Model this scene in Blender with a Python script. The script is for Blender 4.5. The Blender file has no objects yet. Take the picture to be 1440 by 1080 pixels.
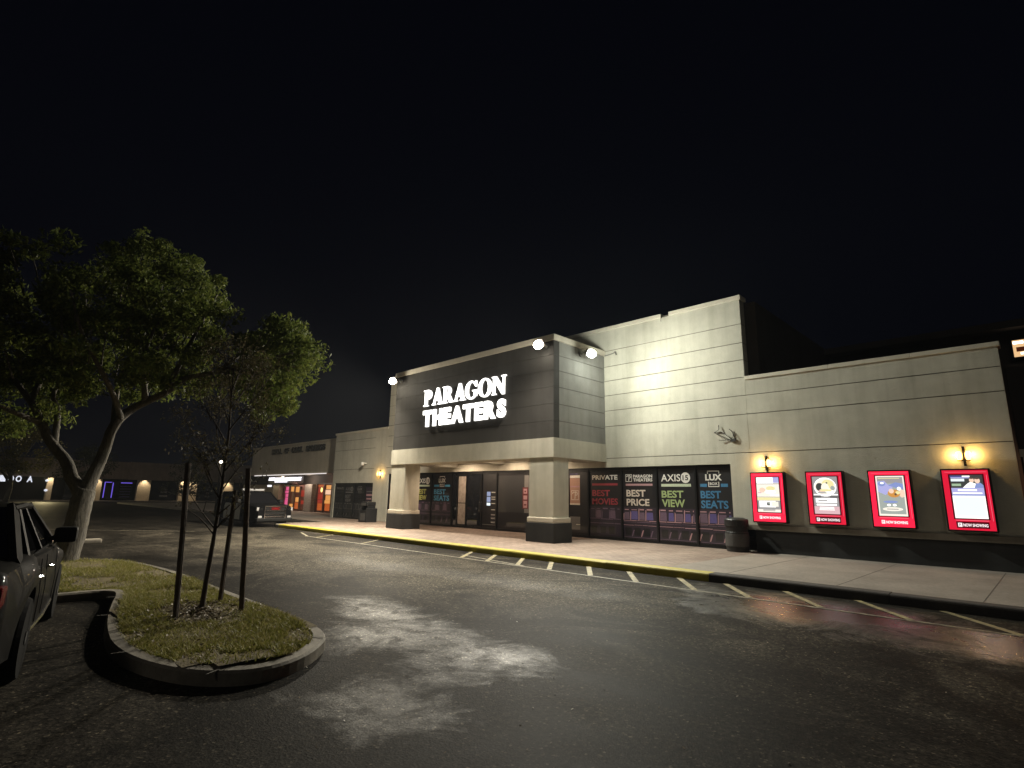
import bpy, bmesh, math, random
from mathutils import Vector, Matrix, Euler
R = math.radians
rng = random.Random(7)
S = bpy.context.scene
COL = S.collection

# ------------------------------------------------------------------ materials
MATS = {}
def _nt(name):
    m = bpy.data.materials.new(name); m.use_nodes = True
    nt = m.node_tree; b = nt.nodes['Principled BSDF']
    MATS[name] = m
    return m, nt, b
def N(nt, t, **k):
    n = nt.nodes.new(t)
    for a, v in k.items():
        if a in n.inputs.keys() if hasattr(n.inputs, 'keys') else False: n.inputs[a].default_value = v
        else: setattr(n, a, v)
    return n
def rgb(c): return (c[0], c[1], c[2], 1.0)
def noise(nt, scale, detail=4, rough=.55, vec=None, dist=0):
    n = nt.nodes.new('ShaderNodeTexNoise')
    n.inputs['Scale'].default_value = scale; n.inputs['Detail'].default_value = detail
    n.inputs['Roughness'].default_value = rough; n.inputs['Distortion'].default_value = dist
    if vec: nt.links.new(vec, n.inputs['Vector'])
    return n
def ramp(nt, src, stops):
    r = nt.nodes.new('ShaderNodeValToRGB'); e = r.color_ramp.elements
    e[0].position, e[0].color = stops[0][0], rgb(stops[0][1])
    e[1].position, e[1].color = stops[-1][0], rgb(stops[-1][1])
    for p, c in stops[1:-1]:
        x = e.new(p); x.color = rgb(c)
    nt.links.new(src, r.inputs['Fac']); return r
def mixc(nt, fac, a, b, mode='MIX'):
    m = nt.nodes.new('ShaderNodeMix'); m.data_type = 'RGBA'; m.blend_type = mode
    for sock, v in ((m.inputs[0], fac), (m.inputs[6], a), (m.inputs[7], b)):
        if hasattr(v, 'is_output'): nt.links.new(v, sock)
        elif isinstance(v, (int, float)): sock.default_value = v
        else: sock.default_value = rgb(v)
    return m.outputs[2]
def math_(nt, op, a, b=None, clamp=False):
    m = nt.nodes.new('ShaderNodeMath'); m.operation = op; m.use_clamp = clamp
    for i, v in enumerate((a, b)):
        if v is None: continue
        if hasattr(v, 'is_output'): nt.links.new(v, m.inputs[i])
        else: m.inputs[i].default_value = v
    return m.outputs[0]
def objco(nt):
    g = nt.nodes.new('ShaderNodeNewGeometry'); return g.outputs['Position']
def mapping(nt, vec, scale=(1, 1, 1), rot=(0, 0, 0), loc=(0, 0, 0)):
    m = nt.nodes.new('ShaderNodeMapping'); m.inputs['Scale'].default_value = scale
    m.inputs['Rotation'].default_value = rot; m.inputs['Location'].default_value = loc
    nt.links.new(vec, m.inputs['Vector']); return m.outputs['Vector']
def bump(nt, b, h, strength=.3, dist=.02):
    n = nt.nodes.new('ShaderNodeBump'); n.inputs['Strength'].default_value = strength
    n.inputs['Distance'].default_value = dist
    nt.links.new(h, n.inputs['Height']); nt.links.new(n.outputs['Normal'], b.inputs['Normal']); return n

def plain(name, c, rough=.6, metal=0, var=.12, scale=6, bmp=0, bscale=60, coat=0, spec=None):
    """slightly mottled surface"""
    m, nt, b = _nt(name); p = objco(nt)
    n = noise(nt, scale, 5, .6, p)
    lo = [max(0, x*(1-var)) for x in c]; hi = [min(1, x*(1+var)) for x in c]
    r = ramp(nt, n.outputs['Fac'], [(.3, lo), (.7, hi)])
    nt.links.new(r.outputs['Color'], b.inputs['Base Color'])
    b.inputs['Roughness'].default_value = rough; b.inputs['Metallic'].default_value = metal
    if coat: b.inputs['Coat Weight'].default_value = coat; b.inputs['Coat Roughness'].default_value = .03
    if spec is not None: b.inputs['Specular IOR Level'].default_value = spec
    if bmp:
        n2 = noise(nt, bscale, 3, .6, p); bump(nt, b, n2.outputs['Fac'], bmp, .01)
    return m
def emit(name, c, s, base=(.02, .02, .02), rough=.4):
    m, nt, b = _nt(name)
    b.inputs['Base Color'].default_value = rgb(base); b.inputs['Roughness'].default_value = rough
    b.inputs['Emission Color'].default_value = rgb(c); b.inputs['Emission Strength'].default_value = s
    return m

def stucco(name, c, stain=.25, bmp=.25):
    m, nt, b = _nt(name); p = objco(nt)
    n1 = noise(nt, .55, 6, .6, p); n2 = noise(nt, 1.6, 5, .6, mapping(nt, p, (2.2, 2.2, .18)))
    n3 = noise(nt, 45, 4, .65, p); n4 = noise(nt, 5, 4, .6, p)
    k1 = ramp(nt, n1.outputs['Fac'], [(.32, [x*(1-stain) for x in c]), (.68, c)])
    st = ramp(nt, n2.outputs['Fac'], [(.42, (1, 1, 1)), (.72, (.66, .65, .61))])
    cc = mixc(nt, stain*1.6, k1.outputs['Color'], st.outputs['Color'], 'MULTIPLY')
    fine = ramp(nt, n4.outputs['Fac'], [(.3, (.92, .92, .92)), (.7, (1, 1, 1))])
    cc = mixc(nt, .8, cc, fine.outputs['Color'], 'MULTIPLY')
    nt.links.new(cc, b.inputs['Base Color'])
    b.inputs['Roughness'].default_value = .88; b.inputs['Specular IOR Level'].default_value = .25
    h = math_(nt, 'ADD', n3.outputs['Fac'], math_(nt, 'MULTIPLY', n1.outputs['Fac'], 1.5))
    bump(nt, b, h, bmp, .02)
    return m
stucco('cream stucco', (.60, .58, .49), .26, .5)
stucco('trim stucco', (.66, .62, .52), .15)
stucco('grey panel stucco', (.060, .057, .053), .4, .3)
stucco('ledge stucco', (.30, .27, .22), .3)
stucco('lit panel stucco', (.30, .30, .28), .3, .3)  # paler copy of the grey panel stucco, floodlight put into its colour
stucco('plinth paint', (.045, .046, .046), .3, .2)
stucco('beige stucco', (.62, .55, .43), .2)
stucco('mall stucco', (.30, .23, .18), .3)
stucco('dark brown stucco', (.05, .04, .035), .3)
plain('dark joint', (.10, .09, .075), .95)  # dark colour of joints, gaps and cracks
stucco('soffit paint', (.55, .46, .36), .1, .1)

def asphalt():
    m, nt, b = _nt('asphalt'); p = objco(nt)
    big = noise(nt, .16, 6, .6, p, 0); mid = noise(nt, .9, 6, .62, p, .6)
    long = noise(nt, .55, 7, .66, mapping(nt, p, (.45, 1.5, 1)), .9)
    agg = nt.nodes.new('ShaderNodeTexVoronoi'); agg.inputs['Scale'].default_value = 60
    nt.links.new(p, agg.inputs['Vector'])
    grain = noise(nt, 120, 3, .7, p)
    base = ramp(nt, mid.outputs['Fac'], [(.3, (.016, .0148, .013)), (.72, (.041, .0377, .033))])
    dirt = ramp(nt, long.outputs['Fac'], [(.36, (.38, .36, .33)), (.50, (.85, .83, .78)), (.64, (1.7, 1.62, 1.48))])
    cc = mixc(nt, .85, base.outputs['Color'], dirt.outputs['Color'], 'MULTIPLY')
    # a pale, smoother patch with its own ragged outline
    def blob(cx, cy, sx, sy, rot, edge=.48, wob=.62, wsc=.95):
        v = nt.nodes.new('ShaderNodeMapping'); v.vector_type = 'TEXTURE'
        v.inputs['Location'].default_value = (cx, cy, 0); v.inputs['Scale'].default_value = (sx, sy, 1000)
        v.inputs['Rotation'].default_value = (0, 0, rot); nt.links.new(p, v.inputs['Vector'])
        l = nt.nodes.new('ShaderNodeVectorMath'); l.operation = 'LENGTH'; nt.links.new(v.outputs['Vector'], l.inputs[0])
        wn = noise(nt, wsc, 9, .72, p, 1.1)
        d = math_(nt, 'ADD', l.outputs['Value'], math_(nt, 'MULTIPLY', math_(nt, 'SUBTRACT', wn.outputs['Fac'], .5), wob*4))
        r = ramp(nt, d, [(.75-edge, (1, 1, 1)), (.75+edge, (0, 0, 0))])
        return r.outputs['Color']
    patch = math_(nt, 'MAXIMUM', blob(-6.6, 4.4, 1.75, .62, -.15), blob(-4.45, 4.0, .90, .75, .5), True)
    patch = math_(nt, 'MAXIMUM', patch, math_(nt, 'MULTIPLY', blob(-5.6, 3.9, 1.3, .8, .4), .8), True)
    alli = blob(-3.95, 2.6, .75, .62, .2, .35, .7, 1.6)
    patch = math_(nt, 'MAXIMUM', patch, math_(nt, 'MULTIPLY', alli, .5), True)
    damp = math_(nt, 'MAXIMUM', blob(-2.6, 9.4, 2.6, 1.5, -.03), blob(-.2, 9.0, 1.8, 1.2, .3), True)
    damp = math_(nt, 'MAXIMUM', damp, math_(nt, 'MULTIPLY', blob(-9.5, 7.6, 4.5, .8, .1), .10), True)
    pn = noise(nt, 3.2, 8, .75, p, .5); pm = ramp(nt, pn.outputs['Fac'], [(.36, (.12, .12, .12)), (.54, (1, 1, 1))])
    flood_pool = blob(-12.5, 7.4, 12, 3.0, .04, .6, .9, .45); cc = mixc(nt, math_(nt, 'MULTIPLY', flood_pool, .75), cc, (.15, .134, .104))  # broad paler tint paints floodlit brightness near the kerb into the colour
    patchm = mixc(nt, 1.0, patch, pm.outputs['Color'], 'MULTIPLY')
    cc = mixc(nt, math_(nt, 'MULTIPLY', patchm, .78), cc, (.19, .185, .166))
    # aggregate speckle
    sp = ramp(nt, agg.outputs['Color'], [(.10, (.30, .30, .30)), (.45, (.85, .85, .85)), (.82, (1, 1, 1)), (.92, (4.2, 4.0, 3.7))])
    cc = mixc(nt, .9, cc, sp.outputs['Color'], 'MULTIPLY')
    coarse = noise(nt, 17, 7, .84, p); cs = ramp(nt, coarse.outputs['Fac'], [(.40, (.25, .25, .25)), (.50, (.9, .9, .9)), (.60, (2.0, 1.95, 1.85))])
    cc = mixc(nt, .85, cc, cs.outputs['Color'], 'MULTIPLY')
    # cracks
    wob = noise(nt, 1.5, 4, .6, p)
    pv = nt.nodes.new('ShaderNodeVectorMath'); pv.operation = 'MULTIPLY_ADD'
    nt.links.new(wob.outputs['Color'], pv.inputs[0]); pv.inputs[1].default_value = (.55, .55, 0); nt.links.new(p, pv.inputs[2])
    ck = []
    for sc, w in ((.30, .0050), (3.4, .035)):
        v = nt.nodes.new('ShaderNodeTexVoronoi'); v.feature = 'DISTANCE_TO_EDGE'; v.inputs['Scale'].default_value = sc
        nt.links.new(pv.outputs[0], v.inputs['Vector'])
        r = ramp(nt, v.outputs['Distance'], [(0, (1, 1, 1)), (w, (0, 0, 0))]); ck.append(r.outputs['Color'])
    cm = ramp(nt, big.outputs['Fac'], [(.46, (0, 0, 0)), (.58, (1, 1, 1))])
    cr = math_(nt, 'MAXIMUM', math_(nt, 'MULTIPLY', ck[0], .8), math_(nt, 'MULTIPLY', math_(nt, 'MULTIPLY', ck[1], math_(nt, 'MAXIMUM', cm.outputs['Color'], alli, True)), .7), True)
    cc = mixc(nt, math_(nt, 'MULTIPLY', cr, .85), cc, (.008, .0075, .007))
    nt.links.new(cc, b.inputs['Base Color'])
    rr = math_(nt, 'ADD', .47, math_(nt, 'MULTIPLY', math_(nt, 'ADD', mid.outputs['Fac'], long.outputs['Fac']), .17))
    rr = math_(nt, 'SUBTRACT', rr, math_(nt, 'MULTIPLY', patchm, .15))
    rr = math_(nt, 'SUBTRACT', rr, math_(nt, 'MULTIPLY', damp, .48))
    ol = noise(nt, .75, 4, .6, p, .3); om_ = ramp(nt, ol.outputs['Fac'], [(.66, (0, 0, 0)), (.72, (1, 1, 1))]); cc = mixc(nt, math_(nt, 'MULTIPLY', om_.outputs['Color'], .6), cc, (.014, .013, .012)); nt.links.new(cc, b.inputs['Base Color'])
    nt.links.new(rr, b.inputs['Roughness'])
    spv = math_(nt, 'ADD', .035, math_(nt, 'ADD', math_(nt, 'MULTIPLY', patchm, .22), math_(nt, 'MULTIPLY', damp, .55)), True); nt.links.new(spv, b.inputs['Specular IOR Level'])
    h = math_(nt, 'ADD', math_(nt, 'MULTIPLY', agg.outputs['Distance'], .8), math_(nt, 'MULTIPLY', grain.outputs['Fac'], .5))
    h = math_(nt, 'ADD', h, math_(nt, 'MULTIPLY', coarse.outputs['Fac'], .8))
    bump(nt, b, h, .35, .006)
asphalt()

def concrete(name, c, var=.3):
    m, nt, b = _nt(name); p = objco(nt)
    n1 = noise(nt, .8, 6, .65, p); n2 = noise(nt, 14, 5, .7, p); n3 = noise(nt, 90, 3, .6, p)
    k = ramp(nt, n1.outputs['Fac'], [(.3, [x*(1-var) for x in c]), (.7, [x*(1+var*.6) for x in c])])
    f = ramp(nt, n2.outputs['Fac'], [(.35, (.72, .71, .70)), (.6, (1.05, 1.05, 1.05))])
    nt.links.new(mixc(nt, .7, k.outputs['Color'], f.outputs['Color'], 'MULTIPLY'), b.inputs['Base Color'])
    b.inputs['Roughness'].default_value = .8
    bump(nt, b, math_(nt, 'ADD', n2.outputs['Fac'], n3.outputs['Fac']), .35, .008)
concrete('concrete', (.27, .24, .205)); concrete('kerb concrete', (.25, .225, .18), .55)
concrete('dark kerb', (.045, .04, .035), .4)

def pavers():
    m, nt, b = _nt('brick pavers'); p = objco(nt)
    br = nt.nodes.new('ShaderNodeTexBrick'); nt.links.new(mapping(nt, p, (1, 1, 1), (0, 0, R(0))), br.inputs['Vector'])
    br.inputs['Scale'].default_value = 1.0; br.inputs['Brick Width'].default_value = .30; br.inputs['Row Height'].default_value = .15
    br.inputs['Mortar Size'].default_value = .008; br.inputs['Color1'].default_value = (.235, .175, .14, 1)
    br.inputs['Color2'].default_value = (.33, .265, .22, 1); br.inputs['Mortar'].default_value = (.11, .09, .07, 1)
    br.inputs['Bias'].default_value = 0
    n = noise(nt, .7, 6, .65, p); n2 = noise(nt, 9, 5, .65, p)
    d = ramp(nt, n.outputs['Fac'], [(.32, (.62, .58, .55)), (.66, (1.05, 1.03, 1.0))])
    f = ramp(nt, n2.outputs['Fac'], [(.3, (.8, .8, .8)), (.65, (1.05, 1.05, 1.05))])
    cc = mixc(nt, .9, br.outputs['Color'], d.outputs['Color'], 'MULTIPLY')
    nt.links.new(mixc(nt, .8, cc, f.outputs['Color'], 'MULTIPLY'), b.inputs['Base Color'])
    b.inputs['Roughness'].default_value = .72
    bump(nt, b, math_(nt, 'SUBTRACT', n2.outputs['Fac'], br.outputs['Fac']), .3, .01)
pavers()

def worn_paint(name, c, under, cover=.62):
    m, nt, b = _nt(name); p = objco(nt)
    n = noise(nt, 7, 8, .75, p); n2 = noise(nt, 55, 4, .7, p)
    t = math_(nt, 'ADD', math_(nt, 'MULTIPLY', n.outputs['Fac'], .75), math_(nt, 'MULTIPLY', n2.outputs['Fac'], .35))
    k = ramp(nt, t, [(cover-.13, c), (cover+.12, under)])
    nt.links.new(k.outputs['Color'], b.inputs['Base Color']); b.inputs['Roughness'].default_value = .6
    bump(nt, b, n2.outputs['Fac'], .3, .006)
worn_paint('yellow line paint', (.52, .44, .20), (.07, .065, .055), .53)
worn_paint('white line paint', (.50, .45, .30), (.09, .083, .07), .50)
worn_paint('yellow kerb paint', (.40, .335, .035), (.2, .17, .07), .72)

plain('black frame metal', (.012, .012, .013), .35, .3)
plain('dark bronze', (.03, .025, .02), .4, .6)
plain('fixture grey', (.18, .18, .17), .5, .3)
plain('white plastic', (.7, .7, .66), .5)
def vinyl(name, c, rough=.5):
    return plain(name, c, rough, 0, .1, 20, 0, 60, .5)
vinyl('vinyl black', (.006, .005, .007)); vinyl('vinyl cream', (.62, .55, .48)); vinyl('vinyl white', (.72, .70, .66))
vinyl('vinyl red', (.30, .035, .05)); vinyl('vinyl dark red', (.12, .015, .02)); vinyl('vinyl green', (.33, .42, .19)); vinyl('vinyl pale green', (.5, .56, .42))
vinyl('vinyl lime', (.42, .41, .12)); vinyl('vinyl blue', (.05, .19, .36)); vinyl('vinyl bright blue', (.08, .32, .55))
vinyl('vinyl mauve', (.14, .09, .135)); vinyl('vinyl dark mauve', (.026, .017, .03)); vinyl('vinyl violet', (.10, .08, .24))
vinyl('vinyl pink', (.42, .24, .26)); vinyl('vinyl terracotta', (.38, .22, .16)); vinyl('vinyl grey', (.16, .155, .15)); vinyl('vinyl slate', (.022, .022, .024))
vinyl('vinyl brown', (.10, .05, .03))
# glass you can look into: dark rooms behind it
m, nt, b = _nt('shop glass'); b.inputs['Base Color'].default_value = (.012, .013, .016, 1); b.inputs['Roughness'].default_value = .03
b.inputs['Specular IOR Level'].default_value = .6
m, nt, b = _nt('car glass'); b.inputs['Base Color'].default_value = (.006, .006, .007, 1); b.inputs['Roughness'].default_value = .03
b.inputs['Specular IOR Level'].default_value = .7
emit('sign white', (1, .985, .93), 3.2, (.7, .7, .7)); emit('sign return', (1, .98, .93), 1.6, (.4, .4, .4))
emit('flood lens', (1, .93, .76), 60, (.7, .7, .7)); emit('cool flood lens', (.95, 1, .86), 45, (.7, .7, .7))
emit('downlight lens', (1, .80, .58), 12, (.7, .7, .7)); emit('amber glass', (1, .55, .14), 6, (.7, .5, .2))
emit('poster red', (1, .014, .055), 1.25, (.4, .01, .03)); emit('poster red dim', (.9, .012, .05), .8, (.4, .01, .03))
emit('poster dark red', (.20, .0, .012), .25, (.1, .0, .01)); emit('poster pink', (1, .16, .24), .95)
for nm, c, s in [('ad white', (1, .99, .95), 1.1), ('ad cream', (1, .93, .80), .85), ('ad yellow', (.95, .86, .42), .8), ('ad grey', (.42, .40, .40), .7), ('ad dark', (.07, .075, .07), .6),
                 ('ad lilac', (.50, .50, .88), .75), ('ad blue', (.30, .38, .75), .7), ('ad deep blue', (.10, .12, .38), .6), ('ad orange', (.80, .36, .08), .7), ('ad peach', (1, .72, .55), .8),
                 ('ad green', (.45, .62, .40), .7), ('ad pale blue', (.80, .92, .98), .95), ('ad rose', (.85, .55, .58), .75), ('ad sage', (.50, .55, .50), .65), ('ad brown', (.16, .10, .07), .6)]:
    emit(nm, c, s*1.25)
emit('caption white', (1, .86, .86), 1.2); emit('led lilac', (.95, .88, .85), .9); emit('shop sign white', (.96, .93, 1), 1.5)
emit('shop orange', (1, .20, .03), .42); emit('shop amber', (1, .42, .10), .75); emit('shop red', (.8, .05, .02), .35); emit('shop pink', (1, .12, .35), .7)
emit('shop violet', (.30, .15, 1), .8); emit('shop dark', (.25, .05, .015), .22); emit('shop yellow', (1, .85, .25), 1.8); emit('shop cream', (1, .62, .40), .9)
emit('neon violet', (.22, .14, 1), .7); emit('mall letter', (.85, .88, 1), .9); emit('far lamp', (1, .86, .7), 8); emit('lit room', (1, .62, .30), .9); emit('screen blue', (.55, .65, 1), .5)
emit('lit brown', (.5, .14, .05), .10)

def paint(name, c, rough=.45):
    m, nt, b = _nt(name); p = objco(nt)
    n = noise(nt, 3, 5, .6, p); n2 = noise(nt, 40, 4, .7, p)
    b.inputs['Base Color'].default_value = rgb(c); b.inputs['Coat Weight'].default_value = .16; b.inputs['Coat Roughness'].default_value = .04; b.inputs['Specular IOR Level'].default_value = .02
    r = math_(nt, 'ADD', rough, math_(nt, 'MULTIPLY', math_(nt, 'ADD', n.outputs['Fac'], n2.outputs['Fac']), .12)); nt.links.new(r, b.inputs['Roughness'])
paint('charcoal car paint', (.012, .0115, .011)); paint('black car paint', (.004, .004, .0045)); paint('white car paint', (.62, .61, .56))
plain('tyre rubber', (.008, .008, .008), .9, 0, .2, 20, 0, 60, 0, .08); plain('alloy', (.09, .09, .092), .4, .6); plain('chrome', (.62, .62, .63), .12, 1, .02)
plain('black plastic', (.008, .008, .008), .6, 0, .1, 6, 0, 60, 0, .12); plain('lamp glass', (.35, .35, .36), .12, .2); plain('red lens', (.13, .006, .007), .15)
plain('bin black', (.012, .012, .0125), .45, 0, .2); plain('bin grey', (.06, .058, .056), .55); plain('pale stone', (.34, .29, .25), .8, 0, .25, 9, .4, 25)
plain('cable black', (.02, .018, .015), .6); plain('shop wall cream', (.55, .46, .32), .8); plain('roof membrane', (.08, .08, .08), .9)

def bark(name, c):
    m, nt, b = _nt(name); p = objco(nt)
    n = noise(nt, 9, 6, .7, mapping(nt, p, (3, 3, .7))); n2 = noise(nt, 2.2, 4, .6, p)
    k = ramp(nt, n.outputs['Fac'], [(.3, [x*.35 for x in c]), (.7, c)])
    l = ramp(nt, n2.outputs['Fac'], [(.35, (.7, .7, .7)), (.7, (1.25, 1.25, 1.2))])
    nt.links.new(mixc(nt, .9, k.outputs['Color'], l.outputs['Color'], 'MULTIPLY'), b.inputs['Base Color'])
    b.inputs['Roughness'].default_value = .9; bump(nt, b, n.outputs['Fac'], .9, .04)
bark('oak bark', (.15, .135, .11)); bark('sapling bark', (.085, .062, .045)); bark('stake wood', (.12, .085, .06)); bark('pale bark', (.2, .18, .14))
def leaf(name, stops, trans=.25):
    m, nt, b = _nt(name)
    g = nt.nodes.new('ShaderNodeNewGeometry')
    r = ramp(nt, g.outputs['Random Per Island'], stops)
    nt.links.new(r.outputs['Color'], b.inputs['Base Color']); b.inputs['Roughness'].default_value = .5
    b.inputs['Specular IOR Level'].default_value = .12
    if trans:
        t = nt.nodes.new('ShaderNodeBsdfTranslucent'); nt.links.new(r.outputs['Color'], t.inputs['Color'])
        mx = nt.nodes.new('ShaderNodeMixShader'); mx.inputs[0].default_value = trans
        nt.links.new(b.outputs[0], mx.inputs[1]); nt.links.new(t.outputs[0], mx.inputs[2])
        nt.links.new(mx.outputs[0], nt.nodes['Material Output'].inputs['Surface'])
leaf('oak leaf', [(0, (.06, .085, .018)), (.5, (.105, .135, .028)), (1, (.16, .18, .042))], .4)
leaf('sapling leaf', [(0, (.05, .045, .02)), (.6, (.09, .08, .035)), (1, (.20, .17, .10))])
leaf('yellow leaf', [(0, (.06, .06, .01)), (1, (.14, .12, .02))]); leaf('dark leaf', [(0, (.02, .024, .01)), (1, (.05, .055, .02))])
leaf('grass blade', [(0, (.13, .14, .03)), (.45, (.25, .25, .055)), (.8, (.33, .29, .10)), (1, (.44, .38, .2))], .3)
leaf('litter', [(0, (.10, .07, .04)), (.7, (.2, .16, .11)), (1, (.5, .46, .38))], 0)
m, nt, b = _nt('soil'); p = objco(nt); n = noise(nt, 6, 7, .7, p)
nt.links.new(ramp(nt, n.outputs['Fac'], [(.3, (.07, .055, .03)), (.7, (.20, .16, .07))]).outputs['Color'], b.inputs['Base Color']); b.inputs['Roughness'].default_value = .95
bump(nt, b, n.outputs['Fac'], .8, .04)

# ------------------------------------------------------------------ mesh helper
class MB:
    def __init__(self): self.v = []; self.f = []; self.m = []; self.names = []
    def mi(self, name):
        if name not in self.names: self.names.append(name)
        return self.names.index(name)
    def face(self, pts, mat):
        i = len(self.v); self.v += [tuple(p) for p in pts]; self.f.append(tuple(range(i, i+len(pts)))); self.m.append(self.mi(mat))
    def mesh(self, verts, faces, mat):
        i = len(self.v); self.v += [tuple(p) for p in verts]; k = self.mi(mat)
        for f in faces: self.f.append(tuple(i+q for q in f)); self.m.append(k)
    def box(self, x0, x1, y0, y1, z0, z1, mat, bev=0):
        if bev:
            bm = bmesh.new(); bmesh.ops.create_cube(bm, size=1)
            for v in bm.verts: v.co = Vector(((x0+x1)/2+v.co.x*(x1-x0), (y0+y1)/2+v.co.y*(y1-y0), (z0+z1)/2+v.co.z*(z1-z0)))
            bmesh.ops.bevel(bm, geom=list(bm.edges), offset=bev, segments=2, affect='EDGES', profile=.6)
            bm.verts.index_update(); self.mesh([v.co for v in bm.verts], [[v.index for v in f.verts] for f in bm.faces], mat); bm.free(); return
        v = [(x0, y0, z0), (x1, y0, z0), (x1, y1, z0), (x0, y1, z0), (x0, y0, z1), (x1, y0, z1), (x1, y1, z1), (x0, y1, z1)]
        self.mesh(v, [(0, 3, 2, 1), (4, 5, 6, 7), (0, 1, 5, 4), (1, 2, 6, 5), (2, 3, 7, 6), (3, 0, 4, 7)], mat)
    def prism(self, poly, z0, z1, mat, side=None):
        n = len(poly); a = [(x, y, z0) for x, y in poly]; b = [(x, y, z1) for x, y in poly]
        self.mesh(a+b, [tuple(range(n-1, -1, -1))], mat); i = len(self.v)-2*n
        self.f.append(tuple(i+n+k for k in range(n))); self.m.append(self.mi(mat))
        for k in range(n):
            j = (k+1) % n; self.f.append((i+k, i+j, i+n+j, i+n+k)); self.m.append(self.mi(side or mat))
    def tube(self, pts, rad, mat, seg=8, cap=True, wob=0):
        pts = [Vector(p) for p in pts]; n = len(pts)
        rad = rad if isinstance(rad, (list, tuple)) else [rad]*n
        base = len(self.v); up = Vector((0, 0, 1)); k = self.mi(mat)
        prev = None
        for i, p in enumerate(pts):
            t = (pts[min(i+1, n-1)]-pts[max(i-1, 0)]).normalized()
            if prev is None:
                a = t.cross(up)
                if a.length < .05: a = t.cross(Vector((1, 0, 0)))
                a.normalize()
            else:
                a = (prev - t*prev.dot(t)).normalized()
            prev = a; b = t.cross(a)
            for s in range(seg):
                w = 2*math.pi*s/seg; r = rad[i]*(1+wob*rng.uniform(-1, 1))
                self.v.append(tuple(p+a*(math.cos(w)*r)+b*(math.sin(w)*r)))
        for i in range(n-1):
            for s in range(seg):
                q = base+i*seg; s2 = (s+1) % seg
                self.f.append((q+s, q+s2, q+seg+s2, q+seg+s)); self.m.append(k)
        if cap:
            self.f.append(tuple(base+s for s in range(seg-1, -1, -1))); self.m.append(k)
            self.f.append(tuple(base+(n-1)*seg+s for s in range(seg))); self.m.append(k)
    def lathe(self, prof, c, mat, seg=24, axis='z'):
        base = len(self.v); k = self.mi(mat); n = len(prof)
        for r, z in prof:
            for s in range(seg):
                a = 2*math.pi*s/seg; x, y = r*math.cos(a), r*math.sin(a)
                p = (x, y, z) if axis == 'z' else ((z, x, y) if axis == 'x' else (x, z, y))
                self.v.append((c[0]+p[0], c[1]+p[1], c[2]+p[2]))
        for i in range(n-1):
            for s in range(seg):
                s2 = (s+1) % seg; q = base+i*seg
                self.f.append((q+s, q+s2, q+seg+s2, q+seg+s)); self.m.append(k)
        self.f.append(tuple(base+s for s in range(seg-1, -1, -1))); self.m.append(k)
        self.f.append(tuple(base+(n-1)*seg+s for s in range(seg))); self.m.append(k)
    def build(self, name, parent=None, smooth=False, local=False):
        me = bpy.data.meshes.new(name)
        off = Vector((0, 0, 0))
        if parent is not None and not local: off = wloc(parent)
        me.from_pydata([(x-off.x, y-off.y, z-off.z) for x, y, z in self.v], [], self.f)
        for nm in self.names: me.materials.append(MATS[nm])
        me.polygons.foreach_set('material_index', self.m)
        if smooth: me.polygons.foreach_set('use_smooth', [True]*len(self.f))
        me.update()
        o = bpy.data.objects.new(name, me); COL.objects.link(o)
        if parent is not None: o.parent = parent
        return o
def recalc(o, angle=None):
    bm = bmesh.new(); bm.from_mesh(o.data); bmesh.ops.remove_doubles(bm, verts=bm.verts, dist=1e-5)
    bmesh.ops.recalc_face_normals(bm, faces=bm.faces); bm.to_mesh(o.data); bm.free()
    if angle is not None:
        o.data.polygons.foreach_set('use_smooth', [True]*len(o.data.polygons))
        o.data.set_sharp_from_angle(angle=R(angle))
def wloc(o):
    l = Vector(o.location)
    while o.parent is not None: o = o.parent; l = l+Vector(o.location)
    return l
def tag(o, label=None, cat=None, group=None, kind=None):
    if label: o['label'] = label
    if cat: o['category'] = cat
    if group: o['group'] = group
    if kind: o['kind'] = kind
    return o
def thing(name, label, cat, loc=(0, 0, 0), rz=0, group=None):
    o = bpy.data.objects.new(name, None); COL.objects.link(o); o.location = loc; o.rotation_euler = (0, 0, rz)
    o.empty_display_size = .2
    return tag(o, label, cat, group)
def box(name, parent, b, mat, bev=0):
    m = MB(); m.box(*b, mat, bev); return m.build(name, parent)

# lettering: flat outlines laid out in (x, up)
TMP = []
def text_geo(s, w=None, h=None, bold=0, shear=0, extrude=0, spacing=1):
    cu = bpy.data.curves.new('t', 'FONT'); cu.body = s; cu.size = 1; cu.offset = bold; cu.shear = shear; cu.extrude = extrude; cu.space_character = spacing
    cu.fill_mode = 'FRONT' if extrude == 0 else 'BOTH'
    cu.resolution_u = 3
    o = bpy.data.objects.new('t', cu); COL.objects.link(o); dg = bpy.context.evaluated_depsgraph_get()
    me = o.evaluated_get(dg).to_mesh(); V = [tuple(v.co) for v in me.vertices]; F = [tuple(p.vertices) for p in me.polygons]
    bpy.data.objects.remove(o); bpy.data.curves.remove(cu)
    x0 = min(v[0] for v in V); x1 = max(v[0] for v in V); y0 = min(v[1] for v in V); y1 = max(v[1] for v in V)
    sy = h/(y1-y0) if h else 1; sx = w/(x1-x0) if w else sy
    return [((v[0]-x0)*sx, (v[1]-y0)*sy, v[2]) for v in V], F, (x1-x0)*sx
def put_text(mb, s, x, z, y, w, h, mat, bold=.02, facing='-y', **k):
    V, F, ww = text_geo(s, w, h, bold, **k)
    if facing == '-y': P = [(x+a, y-c, z+b) for a, b, c in V]
    elif facing == '+x': P = [(y+c, x+a, z+b) for a, b, c in V]   # x = start Y, y = plane X
    mb.mesh(P, F, mat)
def rect(mb, x0, x1, z0, z1, y, mat): mb.face([(x0, y, z0), (x1, y, z0), (x1, y, z1), (x0, y, z1)], mat)
def poly(mb, pts, y, mat): mb.face([(x, y, z) for x, z in pts], mat)
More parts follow.
